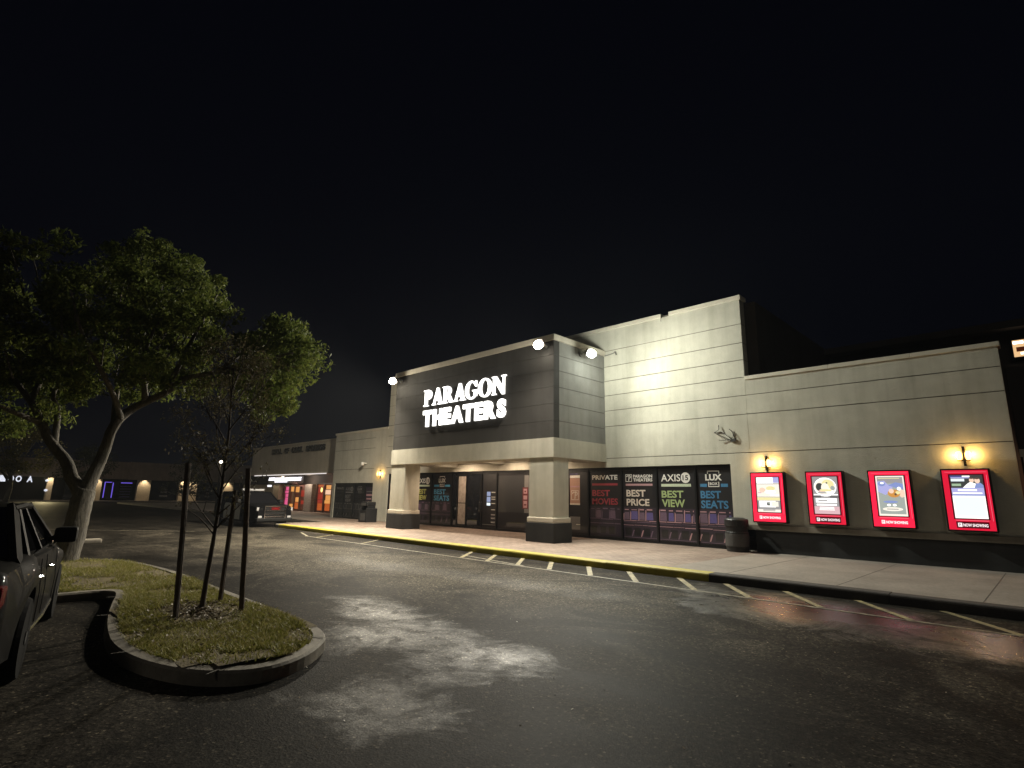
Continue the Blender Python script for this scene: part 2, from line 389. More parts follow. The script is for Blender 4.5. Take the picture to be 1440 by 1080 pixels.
def ell(cx, cz, rx, rz, n=20): return [(cx+rx*math.cos(2*math.pi*i/n), cz+rz*math.sin(2*math.pi*i/n)) for i in range(n)]
def fill2d(contours, depth):
    """closed outlines (holes included) -> extruded letter geometry"""
    cu = bpy.data.curves.new('g', 'CURVE'); cu.dimensions = '2D'; cu.fill_mode = 'BOTH'; cu.extrude = depth/2
    for c in contours:
        s = cu.splines.new('POLY'); s.points.add(len(c)-1); s.use_cyclic_u = True
        for p, (x, y) in zip(s.points, c): p.co = (x, y, 0, 1)
    o = bpy.data.objects.new('g', cu); COL.objects.link(o); dg = bpy.context.evaluated_depsgraph_get()
    me = o.evaluated_get(dg).to_mesh(); V = [tuple(v.co) for v in me.vertices]; F = [tuple(p.vertices) for p in me.polygons]
    bpy.data.objects.remove(o); bpy.data.curves.remove(cu); return V, F
def arc(cx, cy, rx, ry, a0, a1, n=14): return [(cx+rx*math.cos(R(a0+(a1-a0)*i/n)), cy+ry*math.sin(R(a0+(a1-a0)*i/n))) for i in range(n+1)]
GL = {
 'P': ([[(0, 0), (.38, 0), (.38, .06), (.28, .08), (.28, .41)]+arc(.36, .705, .29, .295, -90, 90)+[(0, 1), (0, .94), (.09, .92), (.09, .08), (0, .06)],
        [(.28, .49)]+arc(.34, .705, .12, .215, -90, 90)+[(.28, .92)]], .68),
 'A': ([[(0, 0), (.27, 0), (.27, .06), (.19, .08), (.24, .25), (.50, .25), (.55, .08), (.48, .06), (.48, 0), (.86, 0), (.86, .06), (.78, .08), (.50, 1.02), (.37, 1.02), (.09, .08), (0, .06)],
        [(.265, .33), (.475, .33), (.37, .70)]], .86),
 'R': ([[(0, 0), (.38, 0), (.38, .06), (.28, .08), (.28, .43), (.33, .43), (.56, 0), (.86, 0), (.86, .06), (.78, .08), (.56, .47)]+arc(.36, .715, .29, .285, -50, 90)+[(0, 1), (0, .94), (.09, .92), (.09, .08), (0, .06)],
        [(.28, .51)]+arc(.34, .715, .12, .205, -90, 90)+[(.28, .92)]], .86),
 'G': ([arc(.43, .5, .43, .53, 52, 315, 26)+[(.82, .12), (.82, .40), (.90, .42), (.90, .48), (.52, .48), (.52, .42), (.62, .40), (.62, .10)]+arc(.45, .5, .23, .445, 300, 62, 22)+[(.66, .80), (.74, .66), (.80, .66), (.80, 1.0), (.74, 1.0)]], .90),
 'O': ([arc(.45, .5, .45, .53, 0, 345, 30), arc(.45, .5, .235, .445, 0, 345, 30)], .90),
 'N': ([[(0, 0), (.27, 0), (.27, .06), (.18, .08), (.18, .72), (.66, -.03), (.80, -.03), (.80, .92), (.90, .94), (.90, 1), (.61, 1), (.61, .94), (.70, .92), (.70, .36), (.28, 1), (0, 1), (0, .94), (.08, .92), (.08, .08), (0, .06)]], .90),
}

# ------------------------------------------------------------------ setting
def ground():
    m = MB(); nx = 1
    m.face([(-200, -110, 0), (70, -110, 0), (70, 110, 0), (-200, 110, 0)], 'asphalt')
    tag(m.build('asphalt_ground'), 'dark worn asphalt of the car park with a pale patch', kind='structure')
ground()
Z = .15
sw = [(30, 11.0), (30, 24), (-78, 24), (-78, 13.9), (-27.3, 13.9), (-27.3, 11.75), (-27.1, 11.3), (-26.7, 11.08), (-26.3, 11.0)]
m = MB(); m.prism([(x, y+.16 if y == 11.0 else y) for x, y in sw], 0.0, Z, 'concrete')
o = m.build('sidewalk'); tag(o, 'pale concrete pavement in front of the theatre', kind='structure')
m = MB()
for x in range(-5, 26, 2): m.box(x, x+.012, 11.2, 16.6, Z+.001, Z+.003, 'dark joint')
tag(m.build('pavement_joints'), 'thin cut joints across the concrete pavement', kind='structure')
m = MB(); m.face([(-26.6, 11.30, Z+.004), (-6.3, 11.30, Z+.004), (-6.3, 16.86, Z+.004), (-31.5, 16.86, Z+.004), (-31.5, 14.1, Z+.004), (-27.1, 14.1, Z+.004), (-27.1, 11.7, Z+.004)], 'brick pavers')
tag(m.build('paver_path'), 'pinkish brick paving under the theatre canopy', kind='structure')
# kerb: rounded nose, in cast lengths, painted yellow before the theatre
def kerb_run(m, x0, x1, mat, L=3.05):
    x = x0
    while x < x1-.01:
        e = min(x+L, x1); a, b = x+.004, e-.004
        jy = rng.uniform(-.008, .008); jz = rng.uniform(-.004, .006)
        pr = [(10.985+jy, 0), (11.0+jy, Z-.035+jz), (11.012+jy, Z-.012+jz), (11.035+jy, Z+jz+.003), (11.30, Z+jz+.005), (11.30, 0)]
        V = [(a, y, z) for y, z in pr]+[(b, y, z) for y, z in pr]; n = len(pr)
        m.mesh(V, [tuple(range(n)), tuple(range(2*n-1, n-1, -1))]+[(i, i+n, (i+1) % n+n, (i+1) % n) for i in range(n)], mat); x = e
m = MB(); kerb_run(m, -26.0, -5.2, 'yellow kerb paint')
tag(m.build('yellow_kerb'), 'yellow painted kerb before the theatre', kind='structure')
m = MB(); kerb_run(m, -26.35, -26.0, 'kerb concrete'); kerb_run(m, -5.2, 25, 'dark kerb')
tag(m.build('plain_kerb'), 'dark unpainted kerb towards the poster wall', kind='structure')
# painted hatching along the kerb
m = MB(); zl = .005
def strip(m, a, b, w, z, mat):
    a, b = Vector((*a, 0)), Vector((*b, 0)); d = (b-a).normalized(); nrm = Vector((-d.y, d.x, 0))*(w/2)
    m.face([(p.x, p.y, z) for p in (a-nrm, b-nrm, b+nrm, a+nrm)], mat)
strip(m, (-20.5, 9.73), (6, 9.70), .075, zl, 'white line paint')
for k, x in enumerate([-20.6, -17.4, -12.35, -11.35, -10.3, -9.3, -8.15, -7.04, -5.82, -4.84, -3.74, -2.6, -1.46, -.35, .8]):
    w = .11 if k > 1 else .06
    strip(m, (x, 10.95), (x+.93, 9.76), w, zl+.002, 'yellow line paint')
strip(m, (-11.9, 10.2), (-9.2, 9.80), .07, zl+.001, 'white line paint')
tag(m.build('painted_markings'), 'worn yellow hatching along the kerb', kind='structure')
m = MB()
strip(m, (-28.6, 3.0), (-25.0, 7.2), .1, zl, 'white line paint'); strip(m, (-22.3, 10.4), (-20.2, 9.7), .07, zl, 'white line paint')
for k in range(5): strip(m, (-38-4.5*k, -2), (-38-4.5*k, 4.2), .1, zl, 'white line paint')
tag(m.build('bay_lines'), 'faint parking bay lines across the lot', kind='structure')

# planted island
def smooth_closed(pts, it=2):
    for _ in range(it):
        q = []
        for i, p in enumerate(pts):
            n = pts[(i+1) % len(pts)]
            q += [(p[0]*.75+n[0]*.25, p[1]*.75+n[1]*.25), (p[0]*.25+n[0]*.75, p[1]*.25+n[1]*.75)]
        pts = q
    return pts
ISL = [(-5.75, 3.10), (-5.30, 2.72), (-5.06, 2.34), (-5.05, 2.0), (-5.35, 1.66), (-5.95, 1.42), (-6.7, 1.33), (-7.6, 1.42), (-8.9, 1.67), (-10.0, 1.95), (-10.32, 1.9), (-10.34, 1.4), (-10.3, -2), (-10.3, -14), (-15.4, -14), (-15.4, -2), (-15.35, 1.6), (-15.2, 2.3), (-14.6, 2.9), (-12.4, 3.24), (-9.9, 3.22), (-7.5, 3.22), (-6.4, 3.22)]
OUT = smooth_closed(ISL)
def inset(P, d):
    r = []; n = len(P)
    for i in range(n):
        a = Vector(P[i-1]); b = Vector(P[i]); c = Vector(P[(i+1) % n])
        t = (c-a).normalized(); nr = Vector((t.y, -t.x))
        r.append((b.x+nr.x*d, b.y+nr.y*d))
    return r
def area(P): return sum(P[i-1][0]*P[i][1]-P[i][0]*P[i-1][1] for i in range(len(P)))/2
sg = -1 if area(OUT) > 0 else 1
INN = inset(OUT, .125*sg); TOPO = inset(OUT, .02*sg)
m = MB(); n = len(OUT)
rings = [[(x, y, 0) for x, y in OUT], [(x, y, .10) for x, y in OUT], [(x, y, .122) for x, y in TOPO], [(x, y, .126) for x, y in INN], [(x, y, .05) for x, y in INN]]
V = [p for r in rings for p in r]; F = []
for k in range(4):
    for i in range(n):
        j = (i+1) % n; F.append((k*n+i, k*n+j, (k+1)*n+j, (k+1)*n+i))
m.mesh(V, F, 'kerb concrete')
o = m.build('island_kerb'); recalc(o); tag(o, 'low concrete kerb round the planted island', kind='structure')
m = MB()
for (x, y), rz in [((-5.22, 1.80), .6), ((-6.35, 1.37), -.1), ((-5.6, 3.0), 2.3), ((-8.3, 1.56), -.2), ((-9.6, 1.86), -.25)]:
    c, s = math.cos(rz), math.sin(rz)
    m.face([(x+c*a-s*b, y+s*a+c*b, .129) for a, b in ((-.006, -.1), (.008, -.1), (.014, .17), (-.01, .17))], 'dark joint')
tag(m.build('kerb_cracks'), 'dark open joints in the island kerb', kind='structure')
def inside(x, y, P):
    r = False; n = len(P)
    for i in range(n):
        (x1, y1), (x2, y2) = P[i-1], P[i]
        if (y1 > y) != (y2 > y) and x < (x2-x1)*(y-y1)/(y2-y1)+x1: r = not r
    return r
def soil_z(x, y): return .13+.035*math.sin(1.7*x+.6)*math.sin(2.3*y)+.03*math.exp(-((x+7.8)**2+(y-2.4)**2)/.5)
m = MB(); st = .22; xs = [-15.6+st*i for i in range(50)]; ys = [-14+st*i for i in range(80)]
for x in xs:
    for y in ys:
        if y < -5: continue
        if inside(x+st/2, y+st/2, inset(OUT, .02*sg)):
            q = [(x, y), (x+st, y), (x+st, y+st), (x, y+st)]
            if all(inside(a, b, OUT) for a, b in q): m.face([(a, b, soil_z(a, b)-.012) for a, b in q], 'soil')
m.prism(inset(OUT, .1*sg), .02, .112, 'soil')
tag(m.build('island_soil'), 'brown soil under the thin grass of the island', kind='structure')
IN2 = inset(OUT, .12*sg)
m = MB()
def blade(m, x, y, h, w, mat):
    a = rng.uniform(0, 6.28); l = rng.uniform(.3, 1.6)*h; dx, dy = math.cos(a), math.sin(a); z = soil_z(x, y)-.015
    b = rng.uniform(0, 6.28); ex, ey = math.cos(b)*w, math.sin(b)*w
    m.face([(x-ex, y-ey, z), (x+ex, y+ey, z), (x+dx*l+ex*.2, y+dy*l+ey*.2, z+h), (x+dx*l-ex*.2, y+dy*l-ey*.2, z+h)], mat)
cnt = 0
while cnt < 70000:
    if rng.random() < .62: x, y = rng.uniform(-10.6, -5), rng.uniform(1.2, 3.3)
    else: x, y = rng.uniform(-15.5, -10), rng.uniform(-2.5, 3.3)
    if not inside(x, y, IN2): continue
    d = math.hypot(x+7.75, (y-2.45)*1.25)
    if d < .55 and rng.random() < .9: continue
    nn = math.sin(3.1*x+1.3*y)+math.sin(5.3*y-2.2*x+1)+math.sin(9*x+7*y)*.6
    if nn < -.9 and rng.random() < .88: continue
    blade(m, x, y, rng.uniform(.02, .055)*(1.15 if x < -9 else 1), rng.uniform(.004, .008), 'grass blade'); cnt += 1
tag(m.build('grass'), 'thin yellowing grass on the planted island', kind='stuff')
m = MB()
for k in range(1500):
    if k < 900: a = rng.uniform(0, 6.28); r = abs(rng.gauss(0, .42)); x, y = -7.75+r*math.cos(a)*1.1, 2.4+r*math.sin(a)*.8
    else: x, y = rng.uniform(-10.2, -5.2), rng.uniform(1.4, 3.1)
    if not inside(x, y, IN2): continue
    z = soil_z(x, y)+rng.uniform(0, .03); s = rng.uniform(.012, .032); rot = Euler((rng.uniform(-.6, .6), rng.uniform(-.6, .6), rng.uniform(0, 6.28))).to_matrix()
    m.face([tuple(Vector((x, y, z))+rot @ Vector(p)) for p in ((-s, 0, 0), (0, -s*.5, .004), (s, 0, 0), (0, s*.5, .004))], 'litter')
tag(m.build('leaf_litter'), 'dry leaves and mulch scattered round the young tree', kind='stuff')
m = MB()
for k in range(260):
    x, y = rng.uniform(-9, 1), rng.uniform(1.2, 8.5); s = rng.uniform(.006, .016); a = rng.uniform(0, 6.28)
    if inside(x, y, OUT): continue
    m.face([(x+s*math.cos(a+q)*rng.uniform(.6, 1), y+s*math.sin(a+q)*rng.uniform(.6, 1), .004+(.006 if q > 3 else 0)) for q in (0, 1.5, 3.1, 4.6)], 'litter')
tag(m.build('grit'), 'specks of grit and leaf bits lying on the asphalt', kind='stuff')

# ------------------------------------------------------------------ theatre building
YW = 16.85; YC = 13.85
T = thing('theatre_building', 'cream stucco cinema with dark entrance canopy and stepped parapet', 'building', (-16.5, YW, 0))
JZ = [3.05, 4.23, 4.82, 5.40, 5.96, 6.52, 7.14]
def courses(m, x0, x1, z0, z1, y0, depth, mat, g=.011, ends=None):
    zs = [z0]+[z for z in JZ if z0+.02 < z < z1-.02]+[z1]
    for i in range(len(zs)-1):
        a = zs[i]+(g if i else 0); b = zs[i+1]-(g if i < len(zs)-2 else 0)
        m.box(x0, x1, y0, y0+depth, a, b, mat)
    m.box(x0+.01, x1-.01, y0+.022, y0+depth-.03, z0+.02, z1-.02, 'dark joint')
m = MB(); courses(m, -26.4, -6.45, 2.72, 7.96, YW, .35, 'cream stucco')
m.box(-7.07, -6.45, YW, YW+.35, .93, 2.72-.0, 'cream stucco'); m.box(-27.66, -26.4, YW+.002, YW+.35, Z, 5.2, 'cream stucco'); m.box(-26.4, -26.15, YW+.002, YW+.35, Z, 2.72, 'cream stucco')
m.build('tall_wall', T)
m = MB()
def coping(m, x0, x1, y, z, d=.42, h=.13, brk=None):
    x = x0
    while x < x1-.01:
        e = min(x1, x+3.1)
        m.box(x+.006, e-.006, y-.055+rng.uniform(-.006, .006), y+d, z+rng.uniform(-.012, .012), z+h+rng.uniform(-.006, .006), 'trim stucco', .012); x = e
coping(m, -26.46, -9.2, YW, 7.96); coping(m, -8.92, -6.39, YW, 7.97); m.box(-9.18, -8.93, YW+.01, YW+.4, 7.965, 8.02, 'dark joint')
m.box(-9.22, -9.2, YW-.058, YW-.052, 7.8, 8.08, 'dark joint')
m.build('parapet_coping', T)
m = MB(); courses(m, -6.449, -.52, .93, 5.30, YW+.003, .32, 'cream stucco'); m.build('right_wing_wall', T)
m = MB(); x = -6.449
for e in (-4.1, -2.2, -.47): m.box(x+.004, e-.004, YW-.045, YW+.36, 5.30, 5.42+rng.uniform(-.006, .006), 'trim stucco', .01); x = e
m.build('right_wing_coping', T)
m = MB(); courses(m, -32.4, -27.66, 2.24, 5.24, YW+.003, .32, 'cream stucco'); m.box(-32.4, -32.12, YW+.003, YW+.32, Z, 2.24, 'cream stucco')
m.box(-27.7, -26.4, YW+.003, YW+.32, 5.2, 5.24, 'cream stucco')
m.build('left_wing_wall', T)
box('left_wing_coping', T, (-32.45, -26.4, YW-.045, YW+.36, 5.24, 5.36), 'trim stucco', .01)
m = MB(); m.box(-6.43, -.54, YW-.02, YW+.3, Z, .77, 'plinth paint'); m.build('wainscot', T)
m = MB(); m.box(-7.05, -.50, YW-.075, YW+.3, .77, .93, 'ledge stucco', .015); m.build('ledge', T)
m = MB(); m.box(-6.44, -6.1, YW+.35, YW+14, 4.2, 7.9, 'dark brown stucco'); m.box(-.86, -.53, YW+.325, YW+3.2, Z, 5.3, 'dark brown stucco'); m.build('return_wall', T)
m = MB(); m.box(-26, -6.5, YW+.4, YW+13, 7.2, 7.4, 'roof membrane'); m.box(-6.05, -.9, YW+.4, YW+13, 4.9, 5.0, 'roof membrane'); m.build('roof', T)
# canopy
XL, XR = -21.25, -11.70
m = MB(); zs = [3.57]+[4.15, 4.73, 5.32, 5.90, 6.44]+[6.95]
for i in range(len(zs)-1):
    a = zs[i]+(.005 if i else 0); b = zs[i+1]-(.005 if i < len(zs)-2 else 0)
    m.box(XL, XR, YC, YC+.3, a, b, 'grey panel stucco')
m.box(XL+.01, XR-.01, YC+.02, YC+.28, 3.6, 6.93, 'dark joint'); m.build('front_panel', T)
m = MB()
for i in range(len(zs)-1):
    a = zs[i]+(.009 if i else 0); b = zs[i+1]-(.009 if i < len(zs)-2 else 0)
    m.box(XR-.3, XR-.002, YC+.302, YW-.002, a, b, 'lit panel stucco')
m.box(XR-.28, XR-.02, YC+.31, YW-.01, 3.6, 6.93, 'dark joint'); m.build('side_panel', T)
box('side_panel', T, (XL+.002, XL+.3, YC+.302, YW-.002, 3.57, 6.95), 'lit panel stucco')
m = MB(); c = .06
m.box(XL-c, XR+c, YC-c, YC+.36, 6.95, 7.16, 'trim stucco', .015); m.box(XR-.36, XR+c-.002, YC+.362, YW-.003, 6.952, 7.158, 'trim stucco', .012); m.box(XL-c+.002, XL+.36, YC+.362, YW-.003, 6.952, 7.158, 'trim stucco', .012)
m.build('canopy_coping', T)
m = MB(); BW = 1.0
m.box(XL-.03, XR+.03, YC-.03, YC+BW, 2.92, 3.57, 'cream stucco'); m.box(XR-1.05, XR+.028, YC+BW+.002, YW-.002, 2.922, 3.568, 'cream stucco'); m.box(XL-.028, XL+1.05, YC+BW+.002, YW-.002, 2.922, 3.568, 'cream stucco')
m.box(-17.6, -17.0, YC+BW+.002, YW-.002, 2.99, 3.56, 'cream stucco')
m.build('canopy_beam', T)
m = MB(); m.box(XL+1.05, -17.602, YC+BW+.002, YW-.001, 3.26, 3.32, 'soffit paint'); m.box(-16.998, XR-1.05, YC+BW+.002, YW-.001, 3.34, 3.40, 'soffit paint'); m.build('soffit', T)
box('canopy_roof', T, (XL+.31, XR-.31, YC+.31, YW-.01, 6.6, 6.7), 'roof membrane')
for px in (XL, XR-1.08):
    m = MB(); x1 = px+1.08
    m.box(px, x1, YC, YC+.80, .95, 2.92, 'cream stucco', .012)
    p = m.build('pillar', T)
    m = MB(); m.box(px-.05, x1+.05, YC-.05, YC+.85, .78, .952, 'trim stucco', .03); m.build('pillar_collar', p)
    m = MB(); m.box(px-.075, x1+.075, YC-.075, YC+.875, Z, .78, 'plinth paint', .02); m.build('plinth', p)
for (lx, ly) in [(-19.3, 15.9), (-16.2, 15.9), (-14.2, 15.9), (-18.4, 15.3)]:
    zc = 3.26 if lx < -17.3 else 3.34
    m = MB(); m.lathe([(.12, zc-.006), (.12, zc-.02), (.085, zc-.02), (.085, zc-.01)], (lx, ly, 0), 'white plastic', 20); d = m.build('downlight', T)
    m = MB(); m.lathe([(.08, zc-.012), (.08, zc-.016)], (lx, ly, 0), 'downlight lens', 16); m.build('lens', d)

# storefronts: frames, panes and printed window graphics
def shop(name, parent, posts, z0, z1, y, panes, fr=.07, head=.12, sill=.1):
    s = MB(); x0, x1 = posts[0], posts[-1]
    s.box(x0, x1, y-.03, y+.05, z1-head, z1, 'black frame metal'); s.box(x0, x1, y-.03, y+.05, z0, z0+sill, 'black frame metal')
    for x in posts: s.box(x-fr/2, x+fr/2, y-.045, y+.06, z0+.003, z1-.003, 'black frame metal')
    f = s.build(name, parent)
    for i in range(len(posts)-1):
        g = MB(); a, b = posts[i]+fr/2-.001, posts[i+1]-fr/2+.001
        fn = panes[i]; nm = 'pane'
        rect(g, a, b, z0+sill-.001, z1-head+.001, y, 'shop glass' if fn is None else 'vinyl black')
        if fn: fn(g, a, b, y-.005); nm = 'window_graphic'
        g.build(nm, f)
    return f
def seats(g, a, b, y, tone=0, sd=1):
    r = random.Random(sd); A, B, C = [('vinyl mauve', 'vinyl violet', 'vinyl pink'), ('vinyl dark mauve', 'vinyl mauve', 'vinyl mauve'), ('vinyl slate', 'vinyl slate', 'vinyl grey')][tone]
    w = b-a; D = 'vinyl dark mauve' if tone < 2 else 'vinyl slate'
    rect(g, a+.01, b-.01, .27, 1.32, y, D)
    x = a+.02; k = 0
    while x < b-.12:     # far row: seat backs with pale arms between them
        e = min(b-.02, x+r.uniform(.26, .34)); h = r.uniform(1.14, 1.2)
        poly(g, [(x+.03, .90), (e-.03, .90), (e-.045, h), (x+.045, h)], y-.003, B if k % 2 else A)
        if r.random() < .8: poly(g, [(x-.012, .88), (x+.02, .88), (x+.035, r.uniform(1.08, 1.3)), (x-.0, r.uniform(1.08, 1.3))], y-.005, C)
        rect(g, x+.05, e-.06, 1.22, 1.22+r.uniform(.015, .05), y-.004, C); x = e; k += 1
    for z, mt in ((.86, C), (.80, A), (.70, C if tone < 2 else A)):     # table edges
        x = a+.015
        while x < b-.05:
            e = min(b-.015, x+r.uniform(.2, .6)); dz = r.uniform(-.012, .012)
            rect(g, x, e-.02, z+dz, z+dz+r.uniform(.010, .026), y-.004, mt); x = e
    x = a+.1
    while x < b-.15:     # near row: dark chairs with bent pale legs
        poly(g, [(x, .36), (x+.22, .36), (x+.24, .62), (x-.02, .62)], y-.003, 'vinyl black')
        poly(g, [(x+.24, .33), (x+.28, .33), (x+.33, .47), (x+.36, .55), (x+.32, .55), (x+.28, .46)], y-.005, C if r.random() < .6 else A); x += r.uniform(.34, .46)
    rect(g, a+.02, b-.02, .29, .305, y-.004, A)
def boxlogo(g, x, z, s, y, ink='vinyl white', bg='vinyl black'):
    rect(g, x, x+s, z, z+s, y, ink); rect(g, x+.07*s, x+.93*s, z+.07*s, z+.93*s, y-.002, bg)
    P = [(.44, .12), (.56, .12), (.66, .88), (.54, .88)]; poly(g, [(x+a*s, z+b*s) for a, b in P], y-.004, ink)
    ring = arc(.62, .66, .26, .22, -110, 150, 14); rin = arc(.62, .66, .15, .13, 150, -110, 14)
    for i in range(14): poly(g, [(x+q[0]*s, z+q[1]*s) for q in (ring[i], ring[i+1], rin[13-i], rin[14-i])], y-.006, ink)
    poly(g, [(x+a*s, z+b*s) for a, b in [(.12, .70), (.20, .62), (.34, .74), (.42, .88), (.30, .86)]], y-.004, ink)
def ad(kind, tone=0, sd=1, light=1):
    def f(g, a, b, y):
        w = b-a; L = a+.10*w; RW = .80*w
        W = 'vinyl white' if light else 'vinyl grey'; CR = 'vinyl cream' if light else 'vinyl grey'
        if kind == 'movies':
            put_text(g, 'PRIVATE', L, 2.28, y, RW, .17, W, .03); rect(g, L, L+RW, 2.07, 2.15, y, 'vinyl red' if light else 'vinyl slate')
            put_text(g, 'BEST', L, 1.68, y, RW*.70, .23, 'vinyl red' if light else 'vinyl slate', .03); put_text(g, 'MOVIES', L, 1.38, y, RW, .23, 'vinyl red' if light else 'vinyl slate', .03)
        if kind == 'price':
            boxlogo(g, L, 2.20, .26, y, W); put_text(g, 'PARAGON', L+.31, 2.335, y, RW-.31, .11, W, .03); put_text(g, 'THEATERS', L+.31, 2.205, y, RW-.31, .11, W, .03)
            rect(g, L, L+RW, 2.06, 2.13, y, 'vinyl pink' if light else W); put_text(g, 'BEST', L+.02, 1.68, y, RW*.72, .24, CR, .03); put_text(g, 'PRICE', L+.02, 1.37, y, RW*.85, .24, CR, .03)
        if kind == 'view':
            gr = ('vinyl green' if light else 'vinyl grey') if tone == 0 else 'vinyl lime'
            put_text(g, 'AXIS', L, 2.20, y, RW*.66, .24, W, .012); poly(g, ell(L+RW*.83, 2.32, .165, .175, 24), y, W); put_text(g, '15', L+RW*.83-.10, 2.235, y-.004, .20, .17, 'vinyl black', .02)
            rect(g, L, L+RW, 2.03, 2.12, y, 'vinyl pale green' if light else W); put_text(g, 'BEST', L, 1.66, y, RW*.74, .24, gr, .03); put_text(g, 'VIEW', L, 1.36, y, RW*.78, .25, gr, .03)
        if kind == 'seats':
            bl = ('vinyl blue' if tone == 0 else 'vinyl bright blue') if light else 'vinyl slate'
            cx = L+RW*.5; q = .20*w/1.2*1.3
            for s in ((cx-.20, cx+.20, 2.50, 2.53), (cx-.20, cx-.175, 2.44, 2.53), (cx+.175, cx+.20, 2.44, 2.53), (cx-.18, cx-.155, 2.03, 2.18), (cx+.155, cx+.18, 2.03, 2.18), (cx-.18, cx+.18, 2.02, 2.045)): rect(g, *s, y, W)
            put_text(g, 'LUX', cx-.27, 2.22, y, .54, .20, W, .04); put_text(g, 'BOX', cx-.13, 2.08, y, .26, .085, W, .03)
            rect(g, L, cx-.23, 2.02, 2.12, y, bl); rect(g, cx+.23, L+RW, 2.02, 2.12, y, bl)
            put_text(g, 'BEST', L, 1.66, y, RW*.74, .24, bl, .03); put_text(g, 'SEATS', L, 1.35, y, RW*.98, .25, bl, .03)
        seats(g, a, b, y, 2 if not light else (tone if kind != 'movies' else 1), sd)
    return f
def banner(g, a, b, y):
    w = b-a; x0, x1 = a+.12*w, a+.62*w
    rect(g, x0, x1, 2.36, 2.46, y, 'vinyl white'); put_text(g, 'NOW OPEN', x0+.03, 2.485, y, .36, .045, 'vinyl violet', .02); rect(g, x0, x1, 1.38, 2.355, y, 'vinyl terracotta')
    rect(g, x0, x1, 1.34, 1.40, y-.002, 'vinyl cream'); boxlogo(g, x0+.06, 1.52, (x1-x0)-.12, y-.003, 'vinyl cream', 'vinyl terracotta'); rect(g, x0+.02, x1-.02, 2.0, 2.06, y-.002, 'vinyl pink')
    rect(g, x0, x1, .42, .90, y, 'vinyl grey'); rect(g, x0+.3*w, x1, .60, .63, y-.003, 'vinyl white')
def pale_panel(g, a, b, y):
    rect(g, a+.02, b-.02, .32, 1.25, y, 'pale stone'); rect(g, a+.02, b-.02, 1.29, 2.5, y, 'pale stone')
def door_notes(g, a, b, y):
    w = b-a
    poly(g, [(a+.25*w, .4), (a+.3*w, .4), (a+.3*w, 1.3), (a+.25*w, 1.3)], y, 'black frame metal')
    for k, (z0, z1, mt) in enumerate([(1.62, 1.80, 'screen blue'), (1.36, 1.58, 'screen blue'), (1.20, 1.32, 'ad pale blue')]): rect(g, a+.33*w, a+.58*w, z0, z1, y, mt)
    r = random.Random(4)
    for z in (1.75, 1.55, 1.45, 1.27, 1.0, .78, .62, .45):
        rect(g, a+.63*w, a+.93*w, z, z+r.uniform(.04, .10), y, 'vinyl grey'); rect(g, a+.66*w, a+.90*w, z+.015, z+.03, y-.002, 'vinyl white')
    rect(g, a+.05*w, a+.95*w, .36, .39, y, 'vinyl grey')
def board(g, a, b, y):
    rect(g, a+.02, b-.35, .95, 2.5, y, 'vinyl slate'); rect(g, b-.33, b-.02, .95, 2.5, y, 'vinyl grey')
    x0 = b-.40; rect(g, x0-.03, x0+.30, 1.12, 2.0, y-.004, 'vinyl dark red')
    for z, h in ((1.74, .2), (1.5, .16), (1.16, .28)): rect(g, x0+.03, x0+.24, z, z+h, y-.006, 'vinyl pink')
    rect(g, x0+.06, x0+.2, 1.25, 1.31, y-.008, 'vinyl dark red'); rect(g, x0+.08, x0+.18, 1.8, 1.86, y-.008, 'vinyl dark red')
def brown_door(g, a, b, y):
    rect(g, a+.05, b-.05, .35, 2.25, y, 'lit brown'); rect(g, a+.1, b-.2, 2.2, 2.35, y-.003, 'vinyl grey')
YS = YW+.1
shop('right_shopfront', T, [-13.62, -12.58, -11.10, -9.69, -8.28, -7.08], Z, 2.72, YS,
     [banner, ad('movies', 0, 3), ad('price', 0, 4), ad('view', 0, 5), ad('seats', 0, 6)])
f = shop('entrance_doors', T, [-20.62, -20.25, -19.6, -18.55, -17.55, -15.55, -14.6, -13.66], Z, 2.72, YS,
     [None, pale_panel, None, door_notes, board, None, None], .06)
for x in (-18.62, -18.48, -14.67, -14.53): m = MB(); m.tube([(x, YS-.05, .95), (x, YS-.09, .98), (x, YS-.09, 1.32), (x, YS-.05, 1.35)], .014, 'chrome', 8); m.build('door_handle', f)
shop('left_shopfront', T, [-26.12, -25.2, -23.72, -22.28, -20.66], Z, 2.72, YS, [brown_door, None, ad('view', 1, 7), ad('seats', 1, 8)])
def figure(g, a, b, y):
    w = b-a; rect(g, a+.02, b-.02, .3, 2.0, y, 'vinyl dark mauve'); rect(g, a+.1*w, b-.1*w, 1.72, 1.76, y-.002, 'vinyl grey'); rect(g, a+.1*w, b-.1*w, 1.5, 1.6, y-.002, 'vinyl pink'); rect(g, a+.15*w, b-.2*w, 1.3, 1.38, y-.002, 'vinyl pink')
    poly(g, [(a+.2*w, .4), (a+.8*w, .4), (a+.85*w, .8), (a+.6*w, 1.18), (a+.4*w, 1.2), (a+.12*w, .85)], y-.002, 'vinyl pink'); rect(g, a+.12*w, a+.85*w, .74, .8, y-.004, 'vinyl red'); rect(g, a+.2*w, a+.8*w, .38, .55, y-.004, 'vinyl grey')
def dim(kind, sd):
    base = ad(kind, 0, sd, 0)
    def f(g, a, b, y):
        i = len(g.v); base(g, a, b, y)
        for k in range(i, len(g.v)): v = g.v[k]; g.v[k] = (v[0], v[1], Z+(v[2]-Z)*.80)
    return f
shop('wing_window', T, [-32.1, -31.0, -29.85, -28.55, -27.7], Z, 2.24, YS, [dim('movies', 9), dim('view', 10), dim('seats', 11), figure], .05)

